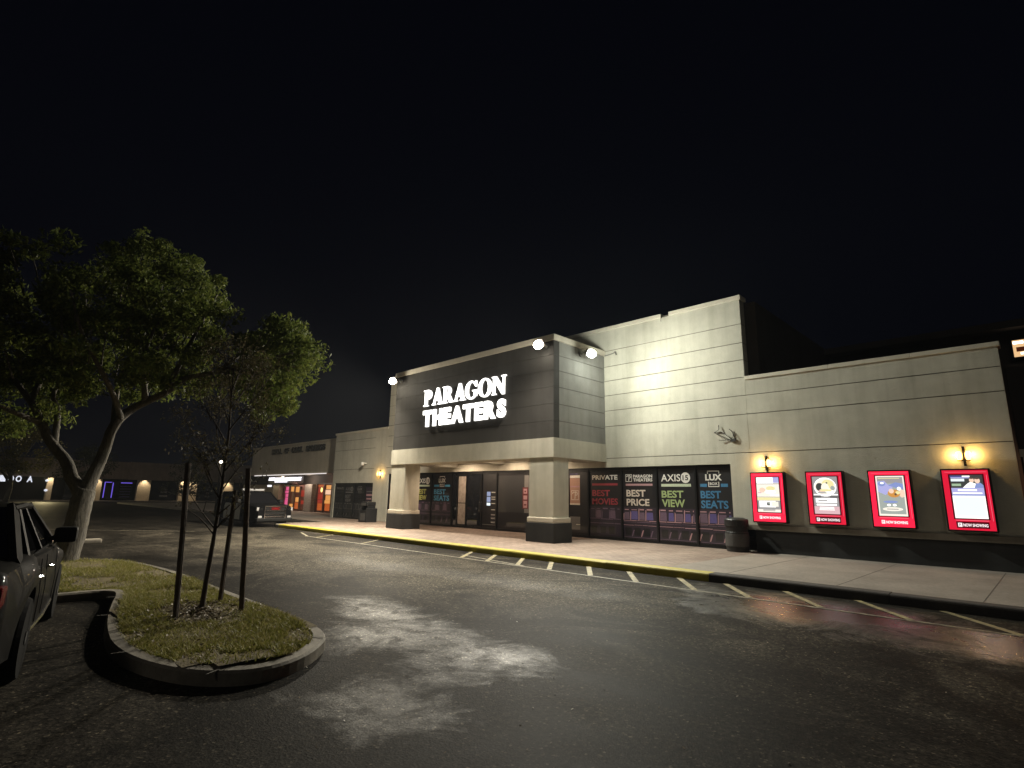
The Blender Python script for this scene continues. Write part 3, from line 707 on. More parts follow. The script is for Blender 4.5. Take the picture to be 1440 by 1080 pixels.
# main sign
SG = thing('theatre_sign', 'large white lit letters reading PARAGON THEATERS on the dark canopy', 'sign', (-16.4, YC-.02, 4.4))
def sign_letter(V, F, x, z, sx, sz):
    m = MB()
    zs = [v[2] for v in V]; front = max(zs)
    P = [(x+v[0]*sx, YC-.04-(v[2]-min(zs)), z+v[1]*sz) for v in V]
    i = len(m.v); m.v += P
    for f in F:
        fr = all(V[q][2] > front-1e-4 for q in f)
        m.f.append(tuple(i+q for q in f)); m.m.append(m.mi('sign white' if fr else 'sign return'))
    return m.build('letter', SG)
h1 = .70; xs = 0; adv = []
for ch in 'PARAGON': adv.append(xs); xs += GL[ch][1]+.03+(-.05 if ch == 'A' else 0)
tot = xs-.03; sc = 5.02/tot
for ch, a in zip('PARAGON', adv):
    V, F = fill2d(GL[ch][0], .07); sign_letter(V, F, -18.94+a*sc, 5.33, sc, h1)
geo = []; xs = 0
for ch in 'THEATERS':
    V, F, w = text_geo(ch, None, 1.0, .055, extrude=.035); geo.append((V, F, xs)); xs += w+(.0 if ch == 'A' else .05 if (ch == 'E' and xs < 2) else .13)
sc = 5.02/(xs-.13)
for V, F, a in geo: sign_letter(V, F, -18.94+a*sc, 4.44, sc, .70)

# ------------------------------------------------------------------ floodlights, sconces, small wall fittings
def soften(l, k):
    """wide lamp head: close surfaces are lit by only part of it"""
    l.use_nodes = True; nt = l.node_tree; e = nt.nodes['Emission']; f = nt.nodes.new('ShaderNodeLightFalloff')
    f.inputs['Strength'].default_value = 1; f.inputs['Smooth'].default_value = k; nt.links.new(f.outputs['Quadratic'], e.inputs['Strength'])
def lamp(kind, name, loc, power, col, rot=None, size=.05, angle=150, blend=.6):
    l = bpy.data.lights.new(name, kind); l.energy = power; l.color = col
    if kind in ('POINT', 'SPOT'): l.shadow_soft_size = size
    if kind == 'SPOT': l.spot_size = R(angle); l.spot_blend = blend
    o = bpy.data.objects.new(name, l); COL.objects.link(o); o.location = loc
    if rot is not None: o.rotation_euler = Vector(rot).to_track_quat('-Z', 'Y').to_euler()
    return o
def flood(label, base, out, down, lens, power, col, aim, spill=0, k=2.5, angle=176, blend=1.0):
    """base on the wall, out = horizontal facing, aim = beam axis"""
    t = thing('floodlight', label, 'floodlight', base, 0, 'floodlights on the canopy')
    o = Vector(out); s = Vector((-o.y, o.x, 0)); b = Vector(base); head = b+o*.42
    m = MB(); m.tube([b, b+o*.06], .09, 'fixture grey', 12); m.tube([b+o*.05, b+o*.2+Vector((0, 0, .06)), head-o*.10], .025, 'fixture grey', 8); m.build('bracket', t)
    ax = (o*math.cos(down)-Vector((0, 0, 1))*math.sin(down)); up = s.cross(ax)
    def bx(d0, d1, w, h, w2, h2, mat, nm):
        mm = MB(); v = []
        for d, w_, h_ in ((d0, w2, h2), (d1, w, h)):
            for a, c in ((-w_, -h_), (w_, -h_), (w_, h_), (-w_, h_)): v.append(head+ax*d+s*a+up*c)
        mm.mesh(v, [(0, 3, 2, 1), (4, 5, 6, 7), (0, 1, 5, 4), (1, 2, 6, 5), (2, 3, 7, 6), (3, 0, 4, 7)], mat); return mm.build(nm, t)
    bx(-.14, .03, .20, .15, .09, .07, 'dark bronze', 'housing')
    mm = MB(); rg = []; n = 20
    for rr, d in ((1, .031), (1.06, .10), (.9, .18), (.55, .235), (.15, .25)):
        rg.append([head+ax*d+s*(.16*rr*math.cos(2*math.pi*i/n))+up*(.14*rr*math.sin(2*math.pi*i/n)) for i in range(n)])
    for i in range(4):
        for k in range(n): mm.face([rg[i][k], rg[i][(k+1) % n], rg[i+1][(k+1) % n], rg[i+1][k]], lens)
    mm.face(rg[4], lens); o2 = mm.build('lens', t); recalc(o2, 60)
    soften(lamp('SPOT', 'flood_lamp', head+ax*.32, power, col, aim, .16, angle, blend).data, 9)
    if spill: soften(lamp('POINT', 'flood_spill_lamp', head+ax*.34, spill, col, None, .16).data, k)
flood('warm floodlight at the left end of the dark front panel', (-20.85, YC, 6.72), (0, -1, 0), R(38), 'flood lens', 12500, (1, .90, .72), (-.36, -.66, -.66), 1400)
flood('warm floodlight near the right corner of the dark front panel', (-11.98, YC, 6.78), (0, -1, 0), R(38), 'flood lens', 4600, (1, .91, .76), (0, -.62, -.78), 560)
flood('cooler floodlight on the side of the canopy facing the tall wall', (XR, 15.35, 6.72), (1, 0, 0), R(30), 'cool flood lens', 1950, (.98, 1, .87), (.95, -.14, -.32), 1250, 6)
def sconce(label, x, z):
    t = thing('wall_sconce', label, 'wall lamp', (x, YW, z), 0, 'amber wall lamps')
    m = MB(); m.box(x-.025, x+.025, YW-.02, YW, z-.24, z+.22, 'dark bronze', .006); m.build('back_plate', t)
    m = MB()
    for s in (-1, 1): m.lathe([(.035, z-.10), (.06, z-.03), (.06, z+.05), (.035, z+.11)], (x+s*.085, YW-.11, 0), 'amber glass', 12)
    m.build('glass_shade', t, True)
    m = MB(); m.tube([(x, YW-.03, z-.18), (x, YW-.12, z-.20), (x, YW-.14, z+.0), (x, YW-.12, z+.2), (x, YW-.03, z+.18)], .014, 'dark bronze', 8); m.box(x-.13, x+.13, YW-.13, YW-.09, z-.13, z-.105, 'dark bronze'); m.build('arm', t)
    for s in (-1, 1): lamp('POINT', 'sconce_lamp', (x+s*.17, YW-.13, z+.02), 11, (1, .58, .16), None, .03)
sconce('amber wall lamp above the first red poster case by the shopfront', -5.97, 2.70)
sconce('amber wall lamp above the red poster case at the far right', -1.43, 2.75)
sconce('amber wall lamp on the left wing between window and canopy', -26.93, 2.72)
m = MB()
pts = [(-7.35, 3.95), (-7.34, 3.80), (-7.52, 3.72), (-7.30, 3.73), (-7.12, 3.62), (-6.98, 3.5), (-6.90, 3.55), (-6.93, 3.72), (-7.02, 3.80)]
pts2 = [(-7.50, 3.72), (-7.25, 3.58), (-7.05, 3.48), (-6.9, 3.44), (-6.86, 3.55), (-6.95, 3.74)]
for k, P in enumerate((pts, pts2, [(-7.36, 3.47), (-7.1, 3.46), (-6.9, 3.45)])): m.tube([(x, YW-.035-.025*math.sin(i*1.7+k), z) for i, (x, z) in enumerate(P)], .011, 'cable black', 6)
m.box(-6.98, -6.84, YW-.05, YW, 3.4, 3.5, 'cable black')
tag(m.build('loose_cable'), 'tangle of loose black cable hanging from the cream wall', 'cable')
t = thing('security_camera', 'small white camera on the left wing above the wall lamp', 'camera', (-28.5, YW, 3.32))
m = MB(); m.tube([(-28.5, YW, 3.36), (-28.5, YW-.2, 3.36)], .03, 'white plastic', 8); m.build('mount', t)
m = MB(); m.lathe([(.07, -.10), (.09, -.06), (.09, .08), (.06, .1)], (-28.5, YW-.27, 3.33), 'white plastic', 14); m.build('housing', t, True)
t = thing('conduit', 'short bent pipe stub at the inner corner of tall wall', 'pipe', (-11.5, YW, 7.0)); m = MB()
m.tube([(-11.64, YW-.05, 6.95), (-11.25, YW-.05, 6.99), (-11.15, YW-.08, 7.03), (-11.12, YW-.05, 6.9)], .018, 'fixture grey', 6); m.build('pipe', t)

# ------------------------------------------------------------------ poster cases
def poster_case(label, x0, x1, art, bright):
    z0, z1 = 1.00, 2.44; y = YW-.003; d = .20; cx = (x0+x1)/2; yf = y-d
    t = thing('poster_case', label, 'poster case', (cx, y, z0), 0, 'red lit poster cases on the right wing')
    m = MB(); m.box(x0, x1, yf, y, z0, z1, 'black frame metal', .012); m.build('case', t)
    e = .035; A0, A1, B0, B1 = x0+e, x1-e, z0+e, z1-e
    p0, p1, q0, q1 = x0+.175, x1-.145, z0+.30, z1-.15
    m = MB(); rd = 'poster red' if bright else 'poster red dim'; yy = yf-.004
    for r_ in ((A0, A1, q1, B1), (A0, A1, B0, q0), (A0, p0, q0, q1), (p1, A1, q0, q1)): rect(m, *r_, yy, rd)
    fr = m.build('red_frame', t); m = MB()
    for a, b_, c, dd in ((p0-.03, p1+.03, q1, q1+.025), (p0-.03, p1+.03, q0-.025, q0), (p0-.03, p0, q0, q1), (p1, p1+.03, q0, q1)): m.box(a, b_, yy-.014, yy-.001, c, dd, 'poster dark red')
    rect(m, A0+.05, A1-.03, B1-.05, B1-.04, yy-.003, 'poster pink'); rect(m, p1+.07, p1+.08, q0-.05, q1, yy-.003, 'poster pink'); rect(m, p0, p1, q0-.055, q0-.04, yy-.003, 'poster pink'); m.build('frame_trim', fr)
    m = MB(); art(m, p0, p1, q0, q1, yf-.006); m.build('poster', t)
    m = MB(); c0, c1 = z0+.105, z0+.195; w = p1-p0
    if bright:
        rect(m, p0+.02, p1-.0, c0-.005, c1+.005, yy-.003, 'poster red')
        rect(m, p0+.03, p0+.105, c0, c1, yy-.005, 'caption white'); put_text(m, 'NOW SHOWING', p0+.125, c0+.008, yy-.005, w-.15, .07, 'caption white', .05)
        put_text(m, 'P', p0+.05, c0+.015, yy-.007, .032, .06, 'poster red', .01)
    else:
        rect(m, p0, p1, c0-.025, c1+.03, yy-.003, 'poster dark red'); rect(m, p0+.03, p0+.105, c0, c1, yy-.005, 'caption white'); put_text(m, 'P', p0+.05, c0+.015, yy-.007, .032, .06, 'poster dark red', .01)
        put_text(m, 'NOW SHOWING', p0+.125, c0+.008, yy-.005, w-.15, .07, 'caption white', .03)
    m.build('caption_strip', t)
def U(x0, x1, z0, z1): return lambda u, v: (x0+(x1-x0)*u, z0+(z1-z0)*v)
def R4(m, g, a, b, c, d, y, mat): poly(m, [g(a, c), g(b, c), g(b, d), g(a, d)], y, mat)
def E2(m, g, cx, cy, rx, ry, y, mat, n=22): poly(m, [g(cx+rx*math.cos(2*math.pi*i/n), cy+ry*math.sin(2*math.pi*i/n)) for i in range(n)], y, mat)
def lines(m, g, y, mat, v0, v1, n, sd, u0=.12, u1=.88):
    r = random.Random(sd)
    for k in range(n):
        v = v0+(v1-v0)*k/max(1, n-1); a = r.uniform(0, .12)
        R4(m, g, u0+a, u1-a, v, v+.018, y, mat)
def art_a(m, x0, x1, z0, z1, y):
    g = U(x0, x1, z0, z1); R4(m, g, 0, 1, 0, 1, y, 'ad cream'); R4(m, g, .02, .75, .82, 1, y-.003, 'ad white'); R4(m, g, .75, 1, .84, 1, y-.003, 'ad lilac'); R4(m, g, 0, 1, .80, .82, y-.004, 'ad grey')
    E2(m, g, .25, .63, .14, .07, y-.003, 'ad peach'); E2(m, g, .62, .68, .2, .06, y-.003, 'ad yellow'); E2(m, g, .60, .58, .25, .05, y-.004, 'ad white'); R4(m, g, .05, .20, .54, .57, y-.004, 'ad rose'); R4(m, g, .58, .95, .47, .51, y-.004, 'ad white')
    R4(m, g, 0, 1, .425, .44, y-.004, 'ad grey'); R4(m, g, 0, 1, .34, .42, y-.004, 'ad yellow'); R4(m, g, 0, 1, .02, .33, y-.003, 'ad grey'); R4(m, g, .08, .8, .14, .32, y-.005, 'ad white'); R4(m, g, .42, .56, .19, .28, y-.007, 'ad dark'); R4(m, g, .48, .56, .22, .26, y-.009, 'ad sage'); R4(m, g, .62, .92, .16, .30, y-.006, 'ad cream')
    R4(m, g, 0, 1, .01, .08, y-.006, 'ad cream'); lines(m, g, y-.008, 'ad grey', .03, .06, 2, 2)
def art_b(m, x0, x1, z0, z1, y):
    g = U(x0, x1, z0, z1); R4(m, g, 0, 1, 0, 1, y, 'ad grey'); E2(m, g, .5, .72, .45, .255, y-.003, 'ad white'); R4(m, g, .3, .75, .60, .66, y-.0125, 'ad yellow'); R4(m, g, .2, .55, .55, .58, y-.0125, 'ad sage'); E2(m, g, .5, .72, .41, .225, y-.005, 'ad cream'); E2(m, g, .62, .80, .24, .12, y-.007, 'ad yellow'); E2(m, g, .28, .72, .15, .11, y-.007, 'ad dark'); E2(m, g, .50, .70, .16, .13, y-.009, 'ad cream')
    E2(m, g, .36, .60, .13, .06, y-.011, 'ad rose'); E2(m, g, .66, .61, .15, .06, y-.010, 'ad white'); E2(m, g, .80, .69, .09, .06, y-.011, 'ad sage'); E2(m, g, .58, .83, .035, .02, y-.011, 'ad dark'); R4(m, g, .02, .98, .50, .53, y-.012, 'ad white')
    R4(m, g, 0, 1, 0, .20, y-.003, 'ad rose'); R4(m, g, .08, .92, .30, .42, y-.004, 'ad white'); R4(m, g, .18, .55, .34, .37, y-.006, 'ad grey'); R4(m, g, .1, .9, .22, .27, y-.004, 'ad white'); lines(m, g, y-.006, 'ad white', .10, .17, 3, 5); R4(m, g, .0, .3, .44, .47, y-.004, 'ad dark'); R4(m, g, .66, 1, .44, .47, y-.004, 'ad dark')
def art_c(m, x0, x1, z0, z1, y):
    g = U(x0, x1, z0, z1); R4(m, g, 0, 1, 0, 1, y, 'ad cream'); R4(m, g, .05, .95, .05, .97, y-.003, 'ad sage'); R4(m, g, .05, .95, .82, .97, y-.005, 'ad grey'); R4(m, g, .08, .85, .93, .945, y-.007, 'ad yellow')
    poly(m, [g(*q) for q in [(.05, .86), (.30, .88), (.42, .78), (.60, .80), (.55, .62), (.30, .52), (.05, .60)]], y-.007, 'ad lilac'); E2(m, g, .20, .80, .13, .06, y-.009, 'ad blue'); E2(m, g, .22, .82, .07, .025, y-.011, 'ad white')
    poly(m, [g(*q) for q in [(.42, .76), (.70, .84), (.95, .80), (.95, .66), (.70, .70)]], y-.009, 'ad blue'); E2(m, g, .60, .56, .22, .10, y-.011, 'ad orange'); E2(m, g, .52, .62, .09, .06, y-.013, 'ad peach'); E2(m, g, .74, .58, .08, .04, y-.013, 'ad yellow'); E2(m, g, .80, .68, .07, .045, y-.015, 'ad white'); E2(m, g, .88, .56, .10, .10, y-.010, 'ad peach'); E2(m, g, .66, .54, .04, .03, y-.015, 'ad brown')
    E2(m, g, .45, .35, .26, .03, y-.006, 'ad blue'); E2(m, g, .38, .27, .07, .03, y-.006, 'ad white'); E2(m, g, .58, .27, .07, .03, y-.006, 'ad white'); E2(m, g, .5, .17, .36, .05, y-.006, 'ad cream'); R4(m, g, .30, .70, .16, .18, y-.008, 'ad grey')
def art_d(m, x0, x1, z0, z1, y):
    g = U(x0, x1, z0, z1); R4(m, g, 0, 1, 0, 1, y, 'ad white'); R4(m, g, 0, 1, .70, 1, y-.003, 'ad dark'); R4(m, g, 0, .36, .95, .99, y-.005, 'ad deep blue'); R4(m, g, .02, .60, .925, .95, y-.006, 'ad lilac'); R4(m, g, .02, .44, .855, .915, y-.006, 'ad pale blue'); R4(m, g, .03, .32, .745, .80, y-.006, 'ad green'); R4(m, g, .38, .62, .955, .985, y-.006, 'ad white')
    E2(m, g, .66, .88, .075, .055, y-.009, 'ad peach'); E2(m, g, .83, .87, .085, .065, y-.009, 'ad peach'); poly(m, [g(*q) for q in [(.36, .70), (.52, .80), (.62, .84), (.78, .80), (.76, .70)]], y-.007, 'ad white'); poly(m, [g(*q) for q in [(.72, .70), (.78, .80), (.92, .82), (1, .76), (1, .70)]], y-.008, 'ad blue'); E2(m, g, .83, .92, .07, .02, y-.011, 'ad brown'); E2(m, g, .66, .925, .06, .018, y-.011, 'ad brown')
    R4(m, g, 0, 1, .61, .70, y-.005, 'ad lilac'); R4(m, g, 0, 1, .52, .545, y-.005, 'ad blue'); R4(m, g, 0, 1, .545, .61, y-.004, 'ad lilac'); R4(m, g, .2, .78, .63, .67, y-.007, 'ad white'); R4(m, g, .03, .93, .565, .595, y-.007, 'ad white'); R4(m, g, .05, .95, .05, .49, y-.003, 'ad pale blue')
poster_case('red poster case with cream stacked-panel poster, under the amber lamp by the shopfront', -6.42, -5.47, art_a, 1)
poster_case('darker red poster case whose poster has a round white and yellow picture', -4.91, -3.98, art_b, 0)
poster_case('bright red poster case showing a lilac and orange picture on grey', -3.42, -2.50, art_c, 1)
poster_case('red poster case whose poster is mostly blank white below two faces', -1.91, -1.0, art_d, 0)

# ------------------------------------------------------------------ bins
t = thing('trash_bin', 'square black litter bin with grey panel beside the left pillar', 'litter bin', (-26.2, 16.0, Z)); x, y = -26.15, 15.75
m = MB(); m.box(x-.33, x+.33, y-.3, y+.3, Z+.02, Z+.62, 'bin black', .03); m.box(x-.37, x-.31, y-.33, y+.33, Z, Z+.72, 'bin black', .02); m.box(x+.31, x+.37, y-.33, y+.33, Z, Z+.72, 'bin black', .02); m.build('body', t)
m = MB(); m.box(x-.30, x+.30, y-.28, y+.28, Z+.84, Z+1.06, 'bin black', .06); m.box(x-.27, x-.2, y-.2, y+.26, Z+.6, Z+.86, 'bin black'); m.box(x+.2, x+.27, y-.2, y+.26, Z+.6, Z+.86, 'bin black'); m.build('hood', t)
m = MB(); m.box(x-.22, x+.22, y-.325, y-.302, Z+.08, Z+.46, 'bin grey', .01); m.build('panel', t); m = MB(); m.box(x-.22, x+.22, y-.30, y-.284, Z+.86, Z+1.0, 'bin grey', .01); m.build('panel', t)
t = thing('trash_bin', 'round black litter bin at the end of the printed shopfront', 'litter bin', (-6.8, 16.4, Z)); x, y = -6.82, 16.42
m = MB(); m.lathe([(.29, Z), (.31, Z+.03), (.31, Z+.12), (.325, Z+.14), (.325, Z+.55), (.30, Z+.57), (.30, Z+.70)], (x, y, 0), 'bin black', 28); m.build('body', t, False)
m = MB(); m.lathe([(.31, Z+.70), (.335, Z+.73), (.335, Z+.90), (.31, Z+.93), (.20, Z+.97)], (x, y, 0), 'bin black', 28); m.build('lid', t, False)
m = MB(); m.lathe([(.328, Z+.16), (.331, Z+.17), (.331, Z+.50), (.328, Z+.51)], (x, y, 0), 'bin grey', 28); m.build('band', t, False)

# ------------------------------------------------------------------ neighbouring row of shops (left)
A = thing('corner_shop', 'beige shop with dark dead fascia letters and a lit Italian restaurant sign', 'shop', (-42, 18, 0))
m = MB(); m.box(-47.9, -32.42, 17.5, 17.85, 2.95, 5.1, 'beige stucco'); m.box(-47.95, -32.43, 17.44, 17.95, 5.1, 5.2, 'beige stucco'); m.build('fascia', A)
m = MB(); m.box(-58, -32.42, 20.6, 20.9, Z, 3.3, 'shop wall cream'); m.box(-47.9, -32.42, 17.86, 20.59, 3.2, 3.3, 'beige stucco'); m.box(-58, -34, 20.0, 20.59, 3.0, 3.19, 'dark brown stucco'); m.box(-58, -34, 20.45, 20.59, 2.3, 3.0, 'dark brown stucco'); m.build('wall', A)
box('led_strip', A, (-47.0, -34.6, 17.46, 17.498, 2.88, 2.94), 'led lilac')
m = MB(); m.box(-43.2, -41.95, 20.1, 20.58, Z, 2.3, 'pale stone', .02); m.build('stone_pier', A)
m = MB(); m.box(-49.4, -48.2, 20.1, 20.58, Z, 2.3, 'shop wall cream', .02); m.build('cream_pier', A)
def shopdoor(x0, x1, z1, cols, sd):
    r = random.Random(sd); m = MB(); n = len(cols); w = (x1-x0)/n
    m.box(x0-.08, x1+.08, 20.3, 20.42, z1, z1+.1, 'black frame metal')
    for k in range(n+1): m.box(x0+k*w-.07, x0+k*w+.07, 20.3, 20.42, Z, z1, 'vinyl brown')
    d = m.build('shop_door', A)
    for k, cs in enumerate(cols):
        g = MB(); a, b = x0+k*w+.06, x0+(k+1)*w-.06; z = Z+.15
        rect(g, a, b, Z+.1, z1, 20.40, 'shop dark')
        while z < z1-.12:
            e = min(z1-.02, z+r.uniform(.18, .55)); rect(g, a+r.uniform(0, .15), b-r.uniform(0, .15), z, e, 20.398, r.choice(cs)); z = e+r.uniform(.0, .06)
        if k == 0 and sd == 2: poly(g, ell((a+b)/2+.1, 1.86, .17, .19, 14), 20.39, 'shop yellow')
        g.build('glass', d)
shopdoor(-47.6, -43.5, 2.12, [['shop pink', 'shop pink', 'shop red'], ['shop orange', 'shop amber', 'shop dark'], ['shop amber', 'shop orange', 'shop dark'], ['shop dark', 'shop red']], 1)
shopdoor(-41.6, -37.9, 2.28, [['shop orange', 'shop red', 'shop orange'], ['shop amber', 'shop cream', 'shop orange'], ['shop amber', 'shop orange', 'shop cream', 'shop dark']], 2)
m = MB(); m.box(-35.9, -35.0, 20.3, 20.58, Z, 2.3, 'pale stone'); m.build('end_pier', A)
t = thing('dead_sign', 'row of unlit dark letters high on the beige shop fascia', 'sign', (-39, 17.45, 4.4))
xs = -43.8
for wd, w in [('HALL', 1.9), ('OF', .8), ('COOL', 2.0), ('SPRINGS', 2.9)]:
    for ch in wd:
        V, F, ww = text_geo(ch, w/len(wd)*.82, .42, .04, extrude=.04); m = MB(); m.mesh([(xs+a, 17.44-c, 4.50+b) for a, b, c in V], F, 'dark bronze'); m.build('letter', t); xs += w/len(wd)
    xs += .42
t = thing('shop_sign', 'white lit sign reading ITALIAN hanging over the orange shop doors', 'sign', (-46.5, 19.9, 2.6))
xs = -50.2
m = MB(); m.box(-50.3, -43.4, 20.0, 20.02, 2.36, 2.98, 'vinyl slate'); m.build('backing', t)
for i, (wd, w, z0, h) in enumerate([('AMI', 1.3, 2.62, .28), ('ITALIAN', 2.5, 2.45, .42), ('RESTAURANT', 2.6, 2.58, .30)]):
    for ch in wd:
        V, F, ww = text_geo(ch, w/len(wd)*.86, h, .05, extrude=.03); m = MB(); m.mesh([(xs+a, 19.94-c, z0+b) for a, b, c in V], F, 'shop sign white'); m.build('letter', t); xs += w/len(wd)
    xs += .08
t = thing('small_sign', 'small white lit plate under the left end of the restaurant sign', 'sign', (-49.9, 19.9, 2.1)); m = MB(); m.box(-50.3, -49.5, 19.92, 19.97, 2.08, 2.24, 'shop sign white'); m.build('plate', t)
lamp('POINT', 'shop_lamp', (-42.4, 19.5, 2.9), 110, (1, .86, .72), None, .1); lamp('POINT', 'shop_lamp', (-48.6, 19.5, 3.0), 22, (1, .82, .58), None, .1)
lamp('POINT', 'shop_lamp', (-39.5, 19.6, 2.6), 22, (1, .6, .35), None, .2); lamp('POINT', 'shop_lamp', (-45.5, 19.6, 2.2), 15, (1, .4, .3), None, .2)

# far mall wing closing the car park
XM = -90
A = thing('shopping_wing', 'long low brown shopping wing with lit cream columns across the lot', 'building', (XM, 15, 0))
m = MB(); m.box(XM-6, XM-.4, -14, 42, 3.0, 5.3, 'mall stucco'); m.box(XM-6, XM-4, -14, 42, 0, 3.0, 'dark brown stucco'); m.box(XM-6, XM-.3, 24.5, 42, 5.3, 5.7, 'mall stucco')
m.build('wall', A)
# hipped roof ends stepping down towards the left
m = MB(); V = [(XM-.3, 12.3, 3.0), (XM-.3, 14.6, 3.0), (XM-.3, 16.5, 5.2), (XM-.3, 15.2, 5.2)]
m.box(XM-.4, XM-.1, 16.9, 24.4, 2.95, 5.35, 'mall stucco'); m.build('gable', A)
for (y0, y1) in [(12.9, 14.0), (18.0, 19.55), (23.1, 23.9), (24.3, 25.4), (28.7, 30.4), (8.4, 9.0)]:
    m = MB(); m.box(XM-.38, XM+.25, y0, y1, .15, 2.95, 'shop wall cream'); m.build('column', A)
    lamp('SPOT', 'column_lamp', (XM+.75, (y0+y1)/2, 3.3), 170, (1, .80, .56), (-.22, 0, -1), .1, 80, .5)
m = MB(); m.box(XM-.5, XM+1.6, -14, 42, 0, .15, 'concrete'); m.build('walkway', A)
for (y0, y1, c) in [(14.3, 17.6, 'neon violet'), (19.9, 22.9, 'vinyl slate'), (10.3, 12.6, 'vinyl slate'), (25.8, 28.4, 'vinyl slate')]:
    m = MB(); m.box(XM-.6, XM-.5, y0, y1, .3, 2.8, 'shop glass'); w = m.build('window', A)
    m = MB()
    if c == 'neon violet':
        for a, b in ((y0+.1, y0+.2), (y0+1.0, y0+1.1)): m.box(XM-.49, XM-.46, a, b, .5, 2.5, c)
        m.box(XM-.49, XM-.46, y0+.1, y0+.9, 2.5, 2.58, c); m.box(XM-.49, XM-.46, y0+1.9, y1-.1, 2.45, 2.55, c)
        for k in range(5): m.box(XM-.49, XM-.46, y0+1.9, y1-.2, .6+.35*k, .68+.35*k, 'vinyl violet')
    else:
        for k in range(3): m.box(XM-.49, XM-.46, y0+1.0+.1*k, y1-1.0-.1*k, .7+.5*k, .95+.5*k, 'vinyl grey')
    m.build('window_sign', w)
t = thing('mall_sign', 'bluish white lit letters on the dark shopping wing at far left', 'sign', (XM-.3, 5, 2.6))
for ch, y0 in zip('IDOA', (4.0, 4.75, 5.45, 6.5)):
    V, F, ww = text_geo(ch, .55, .75, .03, extrude=.02); m = MB(); m.mesh([(XM-.28+c, y0+a, 2.3+b) for a, b, c in V], F, 'mall letter'); m.build('letter', t)
for (y0, z0, lb) in [(8.35, 2.55, 'upper small white lamp on the shopping wing beside its letters'), (8.40, 1.35, 'lower small white lamp on the shopping wing beside its letters')]:
    m = MB(); m.lathe([(.05, -.14), (.16, -.08), (.18, .05), (.06, .15)], (XM+.4, y0, z0), 'mall letter', 12); o = m.build('wall_lamp', None, True); tag(o, lb, 'wall lamp')

# neighbour at the right edge and the taller block behind
A = thing('neighbour_building', 'dark brown neighbouring building with a warm lit opening at right edge', 'building', (2, 19, 0))
m = MB(); m.box(-.5, 14, 19.6, 20, 3.05, 5.35, 'dark brown stucco'); m.box(-.5, 14, 20.6, 20.8, Z, 3.05, 'dark brown stucco'); m.build('wall', A)
m = MB(); m.box(-.52, 14, 19.5, 19.62, 2.87, 3.06, 'trim stucco'); m.build('lintel', A)
m = MB(); m.box(-.47, -.40, 19.5, 19.58, Z, 2.87, 'trim stucco'); m.box(-.40, 3, 20.5, 20.55, .4, 2.6, 'shop orange'); m.build('opening', A)
lamp('POINT', 'doorway_lamp', (.6, 20.0, 2.6), 14, (1, .66, .38), None, .08)
A = thing('rear_block', 'tall dark block behind the right wing with one lit window', 'building', (2, 26, 0))
m = MB(); m.box(-7, 16, 25.2, 25.8, 0, 7.6, 'dark brown stucco'); m.build('wall', A)
m = MB(); m.box(-8, 16.5, 24.6, 26.5, 7.6, 7.85, 'dark brown stucco'); m.build('roof', A)
m = MB(); m.box(-.45, .40, 25.1, 25.19, 6.55, 7.30, 'black frame metal'); w = m.build('window', A)
m = MB(); rect(m, -.38, -.05, 6.64, 7.23, 25.09, 'lit room'); rect(m, -.01, .32, 6.64, 7.23, 25.09, 'lit room'); rect(m, -.36, -.1, 7.1, 7.18, 25.085, 'far lamp'); rect(m, -.2, -.1, 6.72, 6.78, 25.085, 'far lamp'); rect(m, -.3, .28, 6.82, 6.98, 25.086, 'shop dark'); m.build('pane', w)

# ------------------------------------------------------------------ trees
def plane_pt(B, s, z, dep=0):
    d = Vector((B[0], B[1])).normalized(); e = Vector((-d.y, d.x)); e = e if e.y > 0 else -e
    return (B[0]+e.x*s+d.x*dep, B[1]+e.y*s+d.y*dep, z)
def leaves(m, c, rad, n, size, mat, r=rng, droop=.0):
    for _ in range(n):
        while True:
            p = Vector((r.uniform(-1, 1), r.uniform(-1, 1), r.uniform(-1, 1)))
            if p.length < 1: break
        p = p*(.55+.45*p.length) ; q = Vector((c[0]+p.x*rad[0], c[1]+p.y*rad[1], c[2]+p.z*rad[2]))
        s = size*r.uniform(.6, 1.3); rot = Euler((r.uniform(-1.2, 1.2), r.uniform(-1.2, 1.2), r.uniform(0, 6.28))).to_matrix()
        a = [(-s, 0, 0), (-.2*s, -.42*s, .06*s), (s, 0, -.1*s), (-.1*s, .42*s, .06*s)]
        m.face([tuple(q+rot @ Vector(x)) for x in a], mat)
def branch(m, pts, r0, r1, mat, seg=8, wob=.06):
    n = len(pts); m.tube(pts, [r0+(r1-r0)*(i/(n-1))**.8 for i in range(n)], mat, seg, True, wob)
def spl(P, k=4):
    P = [Vector(p) for p in P]; out = []
    for i in range(len(P)-1):
        a, b, c, d = P[max(i-1, 0)], P[i], P[i+1], P[min(i+2, len(P)-1)]
        for t in range(k):
            u = t/k; out.append(.5*((2*b)+(c-a)*u+(2*a-5*b+4*c-d)*u*u+(3*b-a-3*c+d)*u**3))
    out.append(P[-1]); return out
B = (-15.1, 2.0)
tr = thing('oak_tree', 'big spreading green tree with forked trunk on the grass island', 'tree', (B[0], B[1], 0))
PL = lambda s, z, d=0: plane_pt(B, s, z, d)
m = MB()
branch(m, spl([PL(-.06, .0), PL(-.05, .2), PL(.02, .74), PL(.05, 1.33), PL(.09, 1.6)], 4), .26, .19, 'oak bark', 12)
branch(m, spl([PL(.08, 1.5), PL(.18, 1.95), PL(.28, 2.35), PL(.39, 3.0), PL(.67, 3.43), PL(1.25, 3.85, -.3), PL(1.57, 4.2, -.5), PL(2.24, 4.43, -.8), PL(3.03, 4.8, -1.1), PL(3.8, 5.1, -1.2)], 4), .155, .03, 'oak bark', 10)
